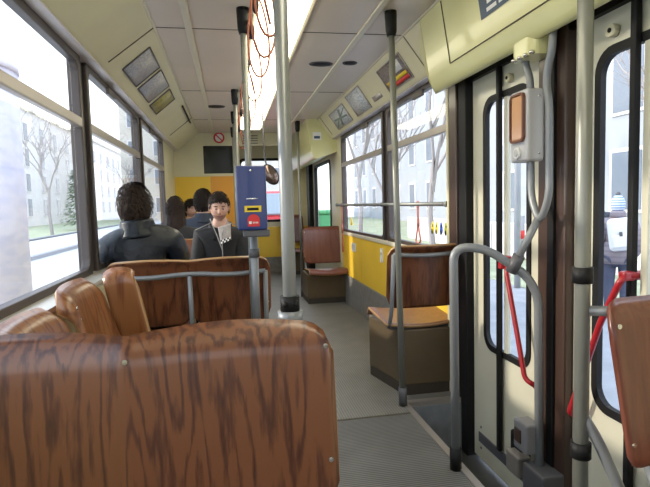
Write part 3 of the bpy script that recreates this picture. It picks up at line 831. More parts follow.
# window bar, straps
wb = thing('window_bar', 'horizontal grey grab bar across the right windows', 'grab bar', (1.24, 4.4, 1.098))
MB().tube([(0, -1.58, 0), (0, 1.58, 0)], .013, 14).obj('bar', [M['pole']], wb)
for y in (-1.56, -.26, 1.56):
    MB().tube([(0, y, 0), (.045, y, 0)], .009, 10).tube([(0, y - .02, 0), (0, y + .02, 0)], .018, 12).obj('bracket', [M['grey_tube']], wb)
def strap(label, y, h, w):
    b = MB()
    b.tube([(0, .018 * math.cos(2 * PI * k / 16), .018 * math.sin(2 * PI * k / 16)) for k in range(17)], .005, 8, 0, False)
    b.tube(fillet([(0, 0, -.018), (0, .003, -h * .55)], .02), .007, 8, 0, True, .5)
    b.tube([(0, .003, -h * .40), (0, .003, -h * .60)], .010, 8)
    b.tube(fillet([(0, .003, -h * .55), (0, w, -h), (0, w * .2, -h - .012), (0, -w, -h), (0, .003, -h * .55)], .03), .006, 8, 0, True, .6)
    o = b.obj('hand_strap', [M['strap_pink']]); o.location = (1.24, y, 1.098); return tag(o, label, 'strap')
strap('pinkish leather loop strap hanging from the bar at the nearer right window', 3.31, .25, .05)
strap('reddish strap hanging at the far end of the window bar above the far single seat', 5.70, .52, .03)

# stickers on the nearer right window
for y, c, lb in ((3.165, (.75, .62, .03), 'yellow sticker, leftmost of four on the nearer right window'), (3.10, (.82, .68, .05), 'yellow sticker with dark tip, second of four on the window'),
                 (3.025, (.04, .10, .50), 'blue sticker, third of four on the nearer right window'), (2.955, (.42, .48, .05), 'yellow-green sticker, rightmost of four on the window')):
    b = MB().ell((0, 0, 0), (.002, .024, .040), 0, 14, 10, lambda p: Vector((p.x, p.y * (1 - .25 * p.z), p.z)))
    b.ell((-.0012, .004, -.026), (.002, .014, .017), 1, 10, 8).ell((-.0012, -.008, .012), (.002, .007, .010), 1, 8, 6)
    o = b.obj('window_sticker', [mat('sticker_' + lb.split()[0] + str(y), c, .4), M['black']]); o.location = (XR - .008, y, .948)
    tag(o, lb, 'sticker', 'coloured stickers on the right window')
b = MB().prism([(-.05, -.045), (.05, -.045), (0, .05)], 'x', -.002, .002)
o = b.obj('window_sticker', [M['yellow_lab']]); o.location = (XR - .008, 5.42, .925); tag(o, 'yellow triangular sticker at the foot of the far right window', 'sticker')
b = MB().box((-.006, -.09, -.045), (.002, .09, .045), 0, .003)
for k in range(5): b.box((-.009, -.065 + k * .028, -.03), (-.005, -.05 + k * .028, .03), 1)
o = b.obj('vent_plate', [M['white'], M['grey_box']]); o.location = (XR - .024, 5.28, .655); tag(o, 'small pale slotted plate on the yellow wall panel', 'vent')
b = MB().box((-.006, -.035, -.06), (.002, .035, .06), 0, .008).ell((-.007, 0, .02), (.004, .018, .018), 1, 10, 8)
o = b.obj('wall_socket', [M['white'], M['grey_box']]); o.location = (XR - .024, 4.26, .665); tag(o, 'white oblong fitting on the yellow panel behind the single seat', 'fitting')

# hanging straps along the light strip: cord loops with black sliders
cord_labels = ['reddish cord loop hanging nearest the viewer, cut by the top edge', 'second reddish cord loop from the viewer beside the light strip', 'third reddish cord loop from the viewer above the validator',
               'fourth reddish cord loop from the viewer above the validator', 'fifth cord loop, small, beside the aisle poles', 'sixth cord loop, small, beside the aisle poles', 'farthest cord loop near the cab partition']
rail = thing('strap_rail', 'slim ceiling tube that carries the cord loops beside the light strip', 'rail', (.142, 4.0, 2.03))
MB().tube([(0, -2.9, 0), (0, 2.8, 0)], .011, 12).obj('tube', [M['pole_warm']], rail)
for y in (-2.5, -.9, .7, 2.4): MB().tube([(0, y, 0), (0, y, .075)], .009, 8).obj('hanger', [M['black']], rail)
for i, y in enumerate((1.80, 2.05, 2.36, 2.90, 3.6, 4.4, 5.3)):
    t = thing('hanging_strap', cord_labels[i], 'strap', (.142, y, 2.03), 0, None)
    zb = -.345
    b = MB()
    pts = []
    for k in range(25):
        a = 2 * PI * k / 24
        wv = .040 + .022 * (1 - math.cos(a)) / 2
        pts.append((.012 + wv * math.sin(a) * (1. if a < PI else .85), .03 * math.sin(a) , zb / 2 + (-zb / 2) * math.cos(a)))
    b.tube(pts, .0046, 8, 0, False)
    if i % 3 == 0: b.tube([(.0, .0, -.02), (-.012, .006, -.15), (.02, .015, -.30)], .0046, 8)
    b.obj('cord', [M['cord']], t)
    MB().ell((-.012, .004, -.15), (.014, .014, .034), 0, 10, 8).obj('slider', [M['black']], t)
    MB().tube([(0, -.018, 0), (0, .018, 0)], .016, 12).obj('clip', [M['black']], t)

# oval mirror outside/in front of the passage
t = thing('oval_mirror', 'oval driver mirror on an arm right behind the blue validator', 'mirror', (.425, 5.3, 1.425))
b = MB().ell((0, 0, 0), (.075, .03, .115), 0, 20, 12); o = b.obj('shell', [M['black']], t); o.rotation_euler = (0, -.55, 0)
b = MB().ell((0, -.024, 0), (.062, .012, .10), 0, 20, 12); o = b.obj('mirror_face', [M['mirror']], t); o.rotation_euler = (0, -.55, 0)
MB().tube(fillet([(0, .02, 0), (-.05, .03, .15), (-.06, .03, .675)], .05), .008, 10).obj('arm', [M['grey_dark']], t)

# ------------------------------------------------------------------ people
def skin_mesh(verts, edges, sub=2):
    """verts: (co, rx, ry)"""
    me = bpy.data.meshes.new('t'); me.from_pydata([v_[0] for v_ in verts], edges, [])
    o = bpy.data.objects.new('t', me); COL.objects.link(o)
    o.modifiers.new('s', 'SKIN'); md = o.modifiers.new('u', 'SUBSURF'); md.levels = md.render_levels = sub
    for i, v_ in enumerate(verts):
        me.skin_vertices[0].data[i].radius = (v_[1], v_[2]); me.skin_vertices[0].data[i].use_root = (i == 0)
    dg = bpy.context.evaluated_depsgraph_get(); r = bpy.data.meshes.new_from_object(o.evaluated_get(dg))
    bpy.data.objects.remove(o); bpy.data.meshes.remove(me)
    for p in r.polygons: p.use_smooth = True
    return r
def add_mesh(b, me, mi=0):
    t = bmesh.new(); t.from_mesh(me); bpy.data.meshes.remove(me); b.merge(t, mi, True)

def head_shape(p):
    """unit sphere -> head, face towards -y, z up"""
    x, y, z = p
    r = Vector((x, y, z))
    # jaw narrows
    k = max(0, -z)
    x *= 1 - .30 * k * k - .06 * k
    if y < 0: y *= 1 - .10 * k
    else: y *= 1 - .45 * k * k
    # flatter face
    if y < 0: y = -(abs(y) ** 1.0) * .93
    f = max(0, -r.y)
    # brow, eye sockets
    if f > .3:
        sock = math.exp(-((abs(r.x) - .36) / .17) ** 2 - ((r.z - .06) / .12) ** 2)
        y += .10 * sock
        y -= .045 * math.exp(-((r.z - .24) / .09) ** 2) * math.exp(-(r.x / .55) ** 2)
        # nose
        y -= .30 * math.exp(-(r.x / .13) ** 2) * math.exp(-((r.z + .17) / .11) ** 2) + .16 * math.exp(-(r.x / .10) ** 2) * math.exp(-((r.z + .02) / .14) ** 2)
        # mouth and chin
        y -= .07 * math.exp(-(r.x / .30) ** 2) * math.exp(-((r.z + .47) / .08) ** 2)
        y += .05 * math.exp(-(r.x / .30) ** 2) * math.exp(-((r.z + .60) / .05) ** 2)
        y -= .12 * math.exp(-(r.x / .28) ** 2) * math.exp(-((r.z + .78) / .12) ** 2)
        # cheek bones
        y -= .04 * math.exp(-((abs(r.x) - .45) / .15) ** 2) * math.exp(-((r.z + .12) / .12) ** 2)
    return Vector((x, y, z))

def head_parts(H, tilt=0., turn=0., stubble=True, eyes=True):
    """returns bmesh builder pieces in head frame and the transform"""
    R = Matrix.Translation(H) @ Matrix.Rotation(turn, 4, 'Z') @ Matrix.Rotation(tilt, 4, 'X')
    return R
HR = (.077, .098, .120)
def build_head(b, Rm, stub=2, lips=3, eye=4, iris=5, hairm=6):
    t = bmesh.new(); bmesh.ops.create_uvsphere(t, u_segments=64, v_segments=44, radius=1)
    for v_ in t.verts:
        q = head_shape(v_.co); v_.co = Vector((q.x * HR[0], q.y * HR[1], q.z * HR[2]))
    t2 = bmesh.new(); vm = {}
    for v_ in t.verts: vm[v_] = b.bm.verts.new(Rm @ v_.co)
    for f in t.faces:
        c = f.calc_center_median(); g = b.bm.faces.new([vm[v_] for v_ in f.verts]); g.smooth = True
        nz_ = c.z / HR[2]; nx_ = c.x / HR[0]
        mi = 0
        if c.y < 0 and nz_ < -.40 and abs(nx_) < .75: mi = stub
        if c.y < -.05 and -.535 < nz_ < -.445 and abs(nx_) < .28: mi = lips
        g.material_index = mi
    t.free(); t2.free()
    for sx in (-1, 1):
        def put(c, r, mi, uu=12, vv=8):
            tt = bmesh.new(); bmesh.ops.create_uvsphere(tt, u_segments=uu, v_segments=vv, radius=1)
            for q in tt.verts: q.co = Rm @ Vector((c[0] + q.co.x * r[0], c[1] + q.co.y * r[1], c[2] + q.co.z * r[2]))
            b.merge(tt, mi, True)
        put((sx * .029, -.0755, .006), (.0125, .009, .0075), eye)
        put((sx * .029, -.0815, .004), (.0055, .004, .0055), iris)
        put((sx * .029, -.0790, .0125), (.0150, .009, .0045), 0)      # lid
        put((sx * .030, -.0885, .030), (.019, .005, .0032), hairm)    # brow
        put((sx * .078, .006, -.004), (.010, .020, .033), 0)          # ear
        put((sx * .010, -.108, -.026), (.008, .008, .006), 0)         # nostril wing

def build_hand(b, wrist, dirv, palm_n, side, mi=0, curl=.5, s=1.):
    """palm and five separate bent fingers; dirv = towards fingers, palm_n = out of the palm, side = towards thumb"""
    w = Vector(wrist); d = Vector(dirv).normalized(); n = Vector(palm_n); n = (n - d * n.dot(d)).normalized(); k = d.cross(n)
    if k.dot(Vector(side)) < 0: k = -k
    t = bmesh.new(); bmesh.ops.create_uvsphere(t, u_segments=12, v_segments=8, radius=1)
    for q in t.verts:
        c = q.co.copy(); q.co = w + d * (.045 + c.x * .052) * s + k * (c.y * .040) * s + n * (c.z * .015) * s
    b.merge(t, mi, True)
    for i, (off, ln) in enumerate(((.028, .070), (.010, .080), (-.009, .075), (-.027, .058))):
        p = w + (d * .075 + k * off) * s; pts = [p]; dd = d.copy()
        for j, fr in enumerate((.45, .32, .23)):
            a = curl * (.5 + .35 * j); dd = (dd * math.cos(a * .6) + n * math.sin(a * .6)).normalized()
            p = p + dd * ln * fr * s; pts.append(p)
        b.tube(pts, [.0095 * s, .009 * s, .008 * s, .006 * s], 8, mi)
    p = w + (d * .022 + k * .030) * s; dd = (d * .65 + k * .75).normalized()
    pts = [p, p + dd * .032 * s, p + (dd * .055 + d * .008) * s, p + (dd * .062 + d * .03 + n * .008) * s]
    b.tube(pts, [.012 * s, .011 * s, .0095 * s, .007 * s], 8, mi)

def hair_cap(b, Rm, style, seed):
    rnd = random.Random(seed)
    thick = {'short': 1.05, 'full': 1.14, 'long': 1.12}[style]
    def lim(c):
        fr = -c.y; ax = abs(c.x)
        if style == 'short':
            return .52 - .22 * ax if fr > .5 else (.05 if fr > .12 else (.12 if fr > -.12 else -.50))
        if style == 'full':
            return .48 - .2 * ax if fr > .45 else (-.05 if fr > .05 else -.72)
        return .45 if fr > .5 else (-.5 if fr > .1 else -.85)
    tt = bmesh.new(); bmesh.ops.create_uvsphere(tt, u_segments=64, v_segments=44, radius=1)
    kill = []; pts = []
    for q in tt.verts:
        c = q.co.copy(); l = lim(c) + .06 * mnoise.noise(c * 9.)
        if c.z < l: kill.append(q)
        edge = min(1., max(0., (c.z - l) / .18)); th = 1.01 + (thick - 1.01) * edge ** .6
        w_ = 1 + .035 * mnoise.noise(c * 5. + Vector((seed, 0, 0))) + .025 * mnoise.noise(Vector((c.x * 22, c.y * 22, c.z * 5)))
        q.co = Vector((c.x * HR[0] * th * w_, c.y * HR[1] * th * w_ + .003, c.z * HR[2] * (th - .01) * w_))
        if c.z >= l: pts.append((q.co.copy(), c))
    bmesh.ops.delete(tt, geom=kill, context='VERTS')
    for q in tt.verts: q.co = Rm @ q.co
    b.merge(tt, 0, True)
    def tuft(p, d, out, ln, wd):
        sd = d.cross(out).normalized() * wd; vs = []
        for k, (f_, w_) in enumerate(((0, 1.), (.5, .8), (1., .12))):
            c = p + d * ln * f_ + out * (.004 + .006 * math.sin(PI * f_))
            vs.append((b.bm.verts.new(Rm @ (c - sd * w_)), b.bm.verts.new(Rm @ (c + sd * w_ + out * .002))))
        for a, c in zip(vs, vs[1:]):
            f = b.bm.faces.new((a[0], a[1], c[1], c[0])); f.smooth = True
    crown = Vector((.1, .35, .93))
    for _ in range(900 if style != 'short' else 700):
        p, c = rnd.choice(pts); out = c.normalized(); d = (c - crown); d = d - out * d.dot(out)
        if d.length < .05: continue
        d = (d.normalized() + Vector((rnd.uniform(-.4, .4), rnd.uniform(-.4, .4), rnd.uniform(-.3, .2)))).normalized()
        d = (d - out * (d.dot(out) - .12)).normalized()
        tuft(p, d, out, rnd.uniform(.016, .032) * (1.25 if style == 'full' else .8), rnd.uniform(.003, .006))
    if style == 'long':
        def lg(u, v):
            a = PI * (-.12 + 1.24 * u); r = 1.14 + .16 * v - .02 * v * v + .03 * math.sin(u * 37 + 3 * v)
            return Rm @ Vector((math.cos(a) * HR[0] * r, math.sin(a) * HR[1] * r, .03 - .27 * v + .012 * math.sin(u * 23)))
        b.grid(lg, 60, 12)
        b.grid(lambda u, v: lg(u, v) + (Rm.to_3x3() @ Vector((0, -.012, 0))), 30, 6)

def person(label, loc, rz, coatm, hairm, hair_style, head_tilt=0., head_turn=0., scale=1., collar=True, shw=1., headz=.745):
    """seated figure facing local -y, origin on the floor below the pelvis; seat surface at .43"""
    t = thing('person', label, 'person', loc, rz); t.scale = (1, 1, 1)
    s = scale; z0 = .455
    def P(x, y, z): return Vector((x * s, y * s, z0 + z * s))
    Hc = P(0, -.015 - .05 * max(0, head_tilt), headz)
    def skel(add=0., arms=True, legs=True, torso=True, neck=True):
        V = []; E = []
        def av(co, rx, ry=None, par=None):
            g = 0. if (add < 0 and rx < .062) else add
            V.append((co, (rx + g) * s, ((ry if ry else rx) + g) * s)); i = len(V) - 1
            if par is not None: E.append((par, i))
            return i
        pel = av(P(0, 0, .125), .155, .115)
        if torso:
            sp = av(P(0, .02, .26), .145, .105, pel); ch = av(P(0, .025, .42), .165, .115, sp); ub = av(P(0, .02, .53), .115, .085, ch)
            if neck:
                nk = av(P(0, .012, .60), .058, .058, ub); av(P(0, -.005, .70), .052, .055, nk)
            else:
                av(P(0, .012, .585), .066, .066, ub)
        if arms:
            for sx in (-1, 1):
                sh_ = av(P(sx * .160 * shw, .015, .510), .070, .070, ub); el = av(P(sx * .195 * (shw + 1) / 2, -.03, .265), .050, .050, sh_)
                av(P(sx * .185, -.09, .215), .046, .046, el); fa = av(P(sx * .16, -.20, .175), .040, .040, len(V) - 1); av(P(sx * .115, -.285, .165), .030 if not add else .032, None, fa)
        if legs:
            for sx in (-1, 1):
                hp = av(P(sx * .095, -.06, .085), .092, None, pel); mid_ = av(P(sx * .11, -.25, .085), .080, None, hp)
                kn = av(P(sx * .12, -.43, .075), .060, None, mid_); cf = av(P(sx * .12, -.44, -.10), .056, None, kn)
                an = av(Vector((sx * .12 * s, -.44 * s, .09)), .040, None, cf); av(Vector((sx * .125 * s, -.56 * s, .045)), .036, .032, an)
        return V, E
    b = MB()
    V, E = skel(-.024); add_mesh(b, skin_mesh(V, E))
    build_head(b, Matrix.Translation(Hc) @ Matrix.Rotation(head_turn, 4, 'Z') @ Matrix.Rotation(head_tilt, 4, 'X') @ Matrix.Scale(s, 4))
    for sx in (-1, 1):
        build_hand(b, P(sx * .115, -.285, .165), (-sx * .35, -1, -.25), (0, 0, -1), (-sx, 0, 0), 0, .5, s)
    b.obj('body', [M['skin'], M['skin'], M['skin_beard'], M['lips'], M['eye'], M['iris'], M['hair']], t)
    # clothes
    V, E = skel(.018, legs=False, neck=False); b = MB(); add_mesh(b, skin_mesh(V, E)); jk = b.obj('jacket', [M[coatm]], t)
    V, E = skel(.012, arms=False, torso=False); b = MB(); add_mesh(b, skin_mesh(V, E)); b.obj('trousers', [M['trousers']], t)
    for sx in (-1, 1):
        MB().ell((sx * .123 * s, -.52 * s, .048), (.048, .125, .046), 0, 16, 10).obj('shoe', [M['shoe']], t)
    if collar:
        b = MB()
        n_ = 28
        def col_(u, v, hh=.085):
            a = -PI / 2 + .32 + u * (2 * PI - .64)
            r0 = .108 - .022 * v + .03 * max(0, .35 - v)
            hgt = .525 + (hh + .015) * v - .05 * (abs(math.cos((a + PI / 2) / 2)) ** 6) * 1.0
            q = P(math.cos(a) * r0 * 1.08, .008 + math.sin(a) * r0, hgt); return q
        b.grid(col_, n_, 6); cj = b.obj('collar', [M[coatm]], jk, solid=.014)
    # hair
    Rm = Matrix.Translation(Hc) @ Matrix.Rotation(head_turn, 4, 'Z') @ Matrix.Rotation(head_tilt, 4, 'X') @ Matrix.Scale(s, 4)
    b = MB(); hair_cap(b, Rm, hair_style, len(label))
    b.obj('hair', [M[hairm]], t)
    return t, jk, P, Hc, Rm

# man in the leather jacket, back to us
t, jk, P, Hc, Rm = person('person in a black leather jacket seen from behind, beside the left window', (-.43, 3.12, 0), PI + .06, 'leather', 'hair_b', 'full', .12, 0., .97, shw=1.18, headz=.70)
t.rotation_euler[1] = .085
# man facing us
t, jk, P, Hc, Rm = person('person in a black coat facing the viewer, looking down, left of the blue validator', (-.07, 3.92, 0), -.05, 'coat', 'hair', 'short', .22, .10, .88)
b = MB()
for sx in (-1, 1):
    b.tube([P(sx * .075, -.07, .655), P(sx * .045, -.118, .585), P(sx * .02, -.136, .52), P(.02, -.150, .40), P(.02, -.145, .22)], .0035, 6)
    b.tube([P(sx * .07, -.04, .62), P(sx * .20, -.045, .565)], .0035, 6)
b.obj('zip_piping', [M['piping']], jk)
def sc(u, v, o=0.): return P(-.012 + .105 * u + .02 * v * (1 - u), -.108 - .030 * v - .012 * math.sin(PI * u) - o, .60 - .135 * v + .03 * (u - .5))
b = MB().grid(lambda u, v: sc(u, v), 8, 8)
b.obj('scarf', [M['scarf']], jk, solid=.010)
b = MB()
for i in range(6):
    for j in range(2):
        b.grid(lambda u, v: sc(.04 + (i + u) * .153, .80 + (j + v) * .10, .013), 1, 1, (i + j) % 2)
b.obj('checked_edge', [M['black'], M['white']], jk)
# three further passengers
person('person with long dark hair seen from behind, beyond the leather jacket', (-.46, 4.68, 0), PI, 'coat', 'hair_b', 'long', 0., .2, .86, collar=False)
person('person in a dark navy coat with raised collar, behind the facing man', (-.265, 5.58, 0), PI, 'navy', 'hair', 'full', -.05, -.2, .96)
person('person with dark hair half hidden far back against the yellow partition', (-.47, 6.60, 0), .3, 'coat', 'hair', 'full', .2, .3, .86)

# ------------------------------------------------------------------ outside
G = -.62
b = MB().box((-90, -40, G - .3), (90, 140, G)); struct(b.obj('ground', [M['pave']]))
b = MB().box((-40, -5, G), (-11.5, 90, G + .04)); tag(struct(b.obj('ground_lawn', [M['grass']])), 'pale green lawn across the street on the left', 'lawn') if False else struct(b.obj('ground_lawn', [M['grass']]))
b = MB().box((-7.2, -20, G), (-6.9, 90, G + .14)).box((-11.7, -20, G), (-11.5, 90, G + .12)); struct(b.obj('ground_kerb', [M['kerb']]))
b = MB().box((5.5, 7, G), (16, 60, G + .03)); struct(b.obj('ground_lawn_right', [M['grass']]))

b = MB().box((1.75, -6, G), (14.9, 7, G + .02)).box((1.75, 7, G), (5.5, 90, G + .02)); struct(b.obj('ground_pavement', [mat('pavement_blue_grey', (.30, .31, .34), .8, noise=.12, nscale=3)]))

# advertising column
t = thing('advertising_column', 'wide pale violet advertising column outside the left window', 'advertising column', (-2.62, 5.6, G))
MB().tube([(0, 0, 0), (0, 0, .35)], .66, 40).obj('plinth', [M['kerb']], t)
MB().tube([(0, 0, .35), (0, 0, 3.1)], .62, 40).obj('drum', [M['column']], t)
MB().tube([(0, 0, 3.1), (0, 0, 3.16), (0, 0, 3.26)], [.635, .635, .30], 40).obj('cap', [M['column']], t)
b = MB()
def drum_patch(a0, a1, z0, z1, mi, rr=.628): b.grid(lambda u, v: Vector((math.cos(a0 + (a1 - a0) * u) * rr, math.sin(a0 + (a1 - a0) * u) * rr, z0 + (z1 - z0) * v)), 12, 1, mi)
drum_patch(-1.12, -.78, 2.05, 2.30, 0); drum_patch(-1.12, -.78, 1.82, 2.03, 0)
b.obj('notice', [M['column_sign']], t)

def house(name, label, x0, x1, y0, y1, h, m, face, cols, rows, ww=1.1, wh=1.9, z1=1.2, roof=True):
    """face: 'x0' or 'x1' or 'y0' — which wall carries windows we can see"""
    t = thing(name, label, 'building', ((x0 + x1) / 2, (y0 + y1) / 2, G)); cx, cy = (x0 + x1) / 2, (y0 + y1) / 2
    MB().box((x0 - cx, y0 - cy, 0), (x1 - cx, y1 - cy, h)).obj('wall', [M[m]], t)
    for fc_ in face:
        ln = (y1 - y0) if fc_[0] == 'x' else (x1 - x0)
        for i in range(cols[fc_]):
            for j in range(rows):
                c = -ln / 2 + ln * (i + .5) / cols[fc_]; z = z1 + j * (h - z1 - .6) / rows
                if fc_ == 'x0': fr = ((x0 - cx - .10, c - ww / 2 - .15, z - .12), (x0 - cx + .02, c + ww / 2 + .15, z + wh + .15)); pn = ((x0 - cx - .13, c - ww / 2, z), (x0 - cx - .08, c + ww / 2, z + wh))
                elif fc_ == 'x1': fr = ((x1 - cx - .02, c - ww / 2 - .15, z - .12), (x1 - cx + .10, c + ww / 2 + .15, z + wh + .15)); pn = ((x1 - cx + .08, c - ww / 2, z), (x1 - cx + .13, c + ww / 2, z + wh))
                else: fr = ((c - ww / 2 - .15, y0 - cy - .10, z - .12), (c + ww / 2 + .15, y0 - cy + .02, z + wh + .15)); pn = ((c - ww / 2, y0 - cy - .13, z), (c + ww / 2, y0 - cy - .08, z + wh))
                f_ = MB().box(*fr).obj('window', [M['facade']], t)
                MB().box(*pn).obj('pane', [M['pane_out']], f_)
    if roof:
        b = MB().box((x0 - cx - .4, y0 - cy - .4, h), (x1 - cx + .4, y1 - cy + .4, h + .35)); b.obj('cornice', [M['facade3']], t)
    return t
house('house', 'long pale apartment house beyond the lawn, seen through the left windows', -40, -22, 56, 126, 13, 'facade', ['x1', 'y0'], {'x1': 14, 'y0': 5}, 4)
house('house', 'grey house with rows of windows seen through the right windows', 15, 30, 24, 62, 16, 'facade2', ['x0', 'y0'], {'x0': 10, 'y0': 4}, 4)
house('house', 'cream house straight ahead of the tram beyond the windscreen', -14, 12, 74, 86, 17, 'facade3', ['y0'], {'y0': 8}, 4)
house('house', 'pale building facing the doors across the pavement', 15, 26, 4, 19, 13, 'facade2', ['x0', 'y0'], {'x0': 5, 'y0': 3}, 3, 1.5, 2.2)
b = MB()
for k in range(9): b.box((8.2, 9 + k * 1.6, 0), (8.5, 9 + k * 1.6 + 1.5, 1.0), 0, .02)
t = b.obj('low_wall', [M['facade']], base=(8.35, 16, 0)); t.location.z = G; tag(t, 'low pale block wall behind the grass on the right', 'wall')

def tree(label, x, y, h, seed, spread=1., trunk=.16, lv=5):
    rnd = random.Random(seed); b = MB()
    def br(p, d, ln, r, lvl):
        q = p + d * ln * .5 + Vector((rnd.uniform(-.04, .04), rnd.uniform(-.04, .04), 0)) * ln; e = p + d * ln
        b.tube([p, q, e], [r, r * .85, r * .68], 5 if lvl < 3 else 3, 0, False)
        if lvl == 0 or r < .006: return
        for k in range(3 if lvl > 2 else 2):
            a = rnd.uniform(0, 2 * PI); sp = rnd.uniform(.35, .75) * spread
            nd = (d + Vector((math.cos(a) * sp, math.sin(a) * sp, rnd.uniform(.0, .25)))).normalized()
            br(p + d * ln * rnd.uniform(.6, 1.), nd, ln * rnd.uniform(.6, .82), r * rnd.uniform(.5, .66), lvl - 1)
    br(Vector((0, 0, 0)), Vector((0, 0, 1)), h * .34, trunk, lv)
    o = b.obj('bare_tree', [M['bark']]); o.location = (x, y, G); return tag(o, label, 'tree', None)
tree('bare tree nearest the first right window, slim trunk rising beside the grey house', 5.9, 14.5, 8, 1, 1., .11)
tree('bare tree at the far end of the right windows with thin forked crown', 4.9, 19.5, 9, 2, .9, .12)
tree('bare tree between the two right windows, behind the dividing post', 7.4, 24, 9, 3, 1.0, .13)
tree('bare tree beyond the lawn on the left, in front of the pale house', -12.5, 40, 10, 4, 1., .14)
tree('bare tree seen through the farthest left window', -12.5, 70, 11, 5, 1., .2)
tree('bare young tree outside the second door', 9.5, 9.2, 7, 6, 1., .10)
# evergreen left
b = MB(); rnd = random.Random(3)
b.tube([(0, 0, 0), (0, 0, 5.2)], [.12, .02], 8, 1)
for k in range(900):
    z = rnd.uniform(.5, 5.2); r = (5.4 - z) * .27 * rnd.uniform(.3, 1.); a = rnd.uniform(0, 2 * PI)
    c = Vector((math.cos(a) * r, math.sin(a) * r, z)); d = Vector((math.cos(a), math.sin(a), -.35)).normalized(); e = c + d * .42
    sd = d.cross(Vector((0, 0, 1))).normalized() * .09
    vs = [b.bm.verts.new(c), b.bm.verts.new((c + e) / 2 + sd), b.bm.verts.new(e), b.bm.verts.new((c + e) / 2 - sd)]; b.bm.faces.new(vs)
o = b.obj('conifer', [M['evergreen'], M['bark']]); o.location = (-12.9, 48, G); tag(o, 'dark conifer on the lawn at the right side of the near left window', 'tree')

# lamp post, bollard, kiosk, car
t = thing('lamp_post', 'slim grey lamp post on the pavement outside the first door', 'lamp post', (5.4, 9.1, G))
MB().tube([(0, 0, 0), (0, 0, 6)], .06, 12).obj('mast', [M['steel']], t); MB().tube(fillet([(0, 0, 5.9), (0, 0, 6.3), (-.9, 0, 6.4)], .3), .04, 10).obj('arm', [M['steel']], t)
b = MB().tube([(0, 0, 0), (0, 0, 1.25)], .13, 18, 0).tube([(0, 0, .62), (0, 0, .85)], .136, 18, 1)
o = b.obj('bollard', [M['kerb'], M['red_st']]); o.location = (7.9, 13.2, G); tag(o, 'grey bollard with red band outside the first door', 'bollard')
t = thing('waste_container', 'green waste container outside the far door', 'container', (2.55, 14.0, G))
MB().box((-.22, -.4, .1), (.22, .4, 1.45), 0, .04).obj('body', [M['green']], t); MB().box((-.25, -.44, 1.45), (.25, .44, 1.56), 0, .04).obj('lid', [M['green']], t)
for sx in (-1, 1):
    for yy in (-.3, .3): MB().tube([(sx * .16, yy, .06), (sx * .22, yy, .06)], .06, 14).obj('wheel', [M['tyre']], t)
# red car ahead
t = thing('van', 'red van on the street ahead, seen past the validator through the windscreen', 'van', (.50, 14.6, G), 0); t.scale = (1.1, 1.1, 1.5)
b = MB().prism([(-2.0, .25), (2.0, .25), (2.05, .55), (1.95, .78), (1.0, .90), (.45, 1.38), (-1.2, 1.40), (-1.85, .95), (-2.05, .85)], 'x', -.82, .82)
b.obj('bodywork', [M['car_red']], t, bevel=.06)
b = MB().prism([(.92, .92), (.42, 1.32), (-1.15, 1.34), (-1.72, .95)], 'x', -.835, .835); b.obj('side_glass', [M['car_glass']], t)
b = MB().box((-.68, -1.79, .97), (.68, -1.60, 1.33), 0, .02, rot=Matrix.Rotation(-.35, 3, 'X')); b.obj('rear_glass', [M['car_glass']], t)
for sx in (-1, 1):
    for yy in (-1.25, 1.25):
        MB().tube([(sx * .68, yy, .31), (sx * .84, yy, .31)], .31, 20).obj('wheel', [M['tyre']], t)
    MB().box((sx * .62 - .13, -2.08, .68), (sx * .62 + .13, -2.0, .82), 0, .02).obj('tail_light', [M['red_st']], t)
MB().box((-.8, -2.1, .30), (.8, -2.0, .52), 0, .03).obj('bumper', [M['grey_dark']], t)

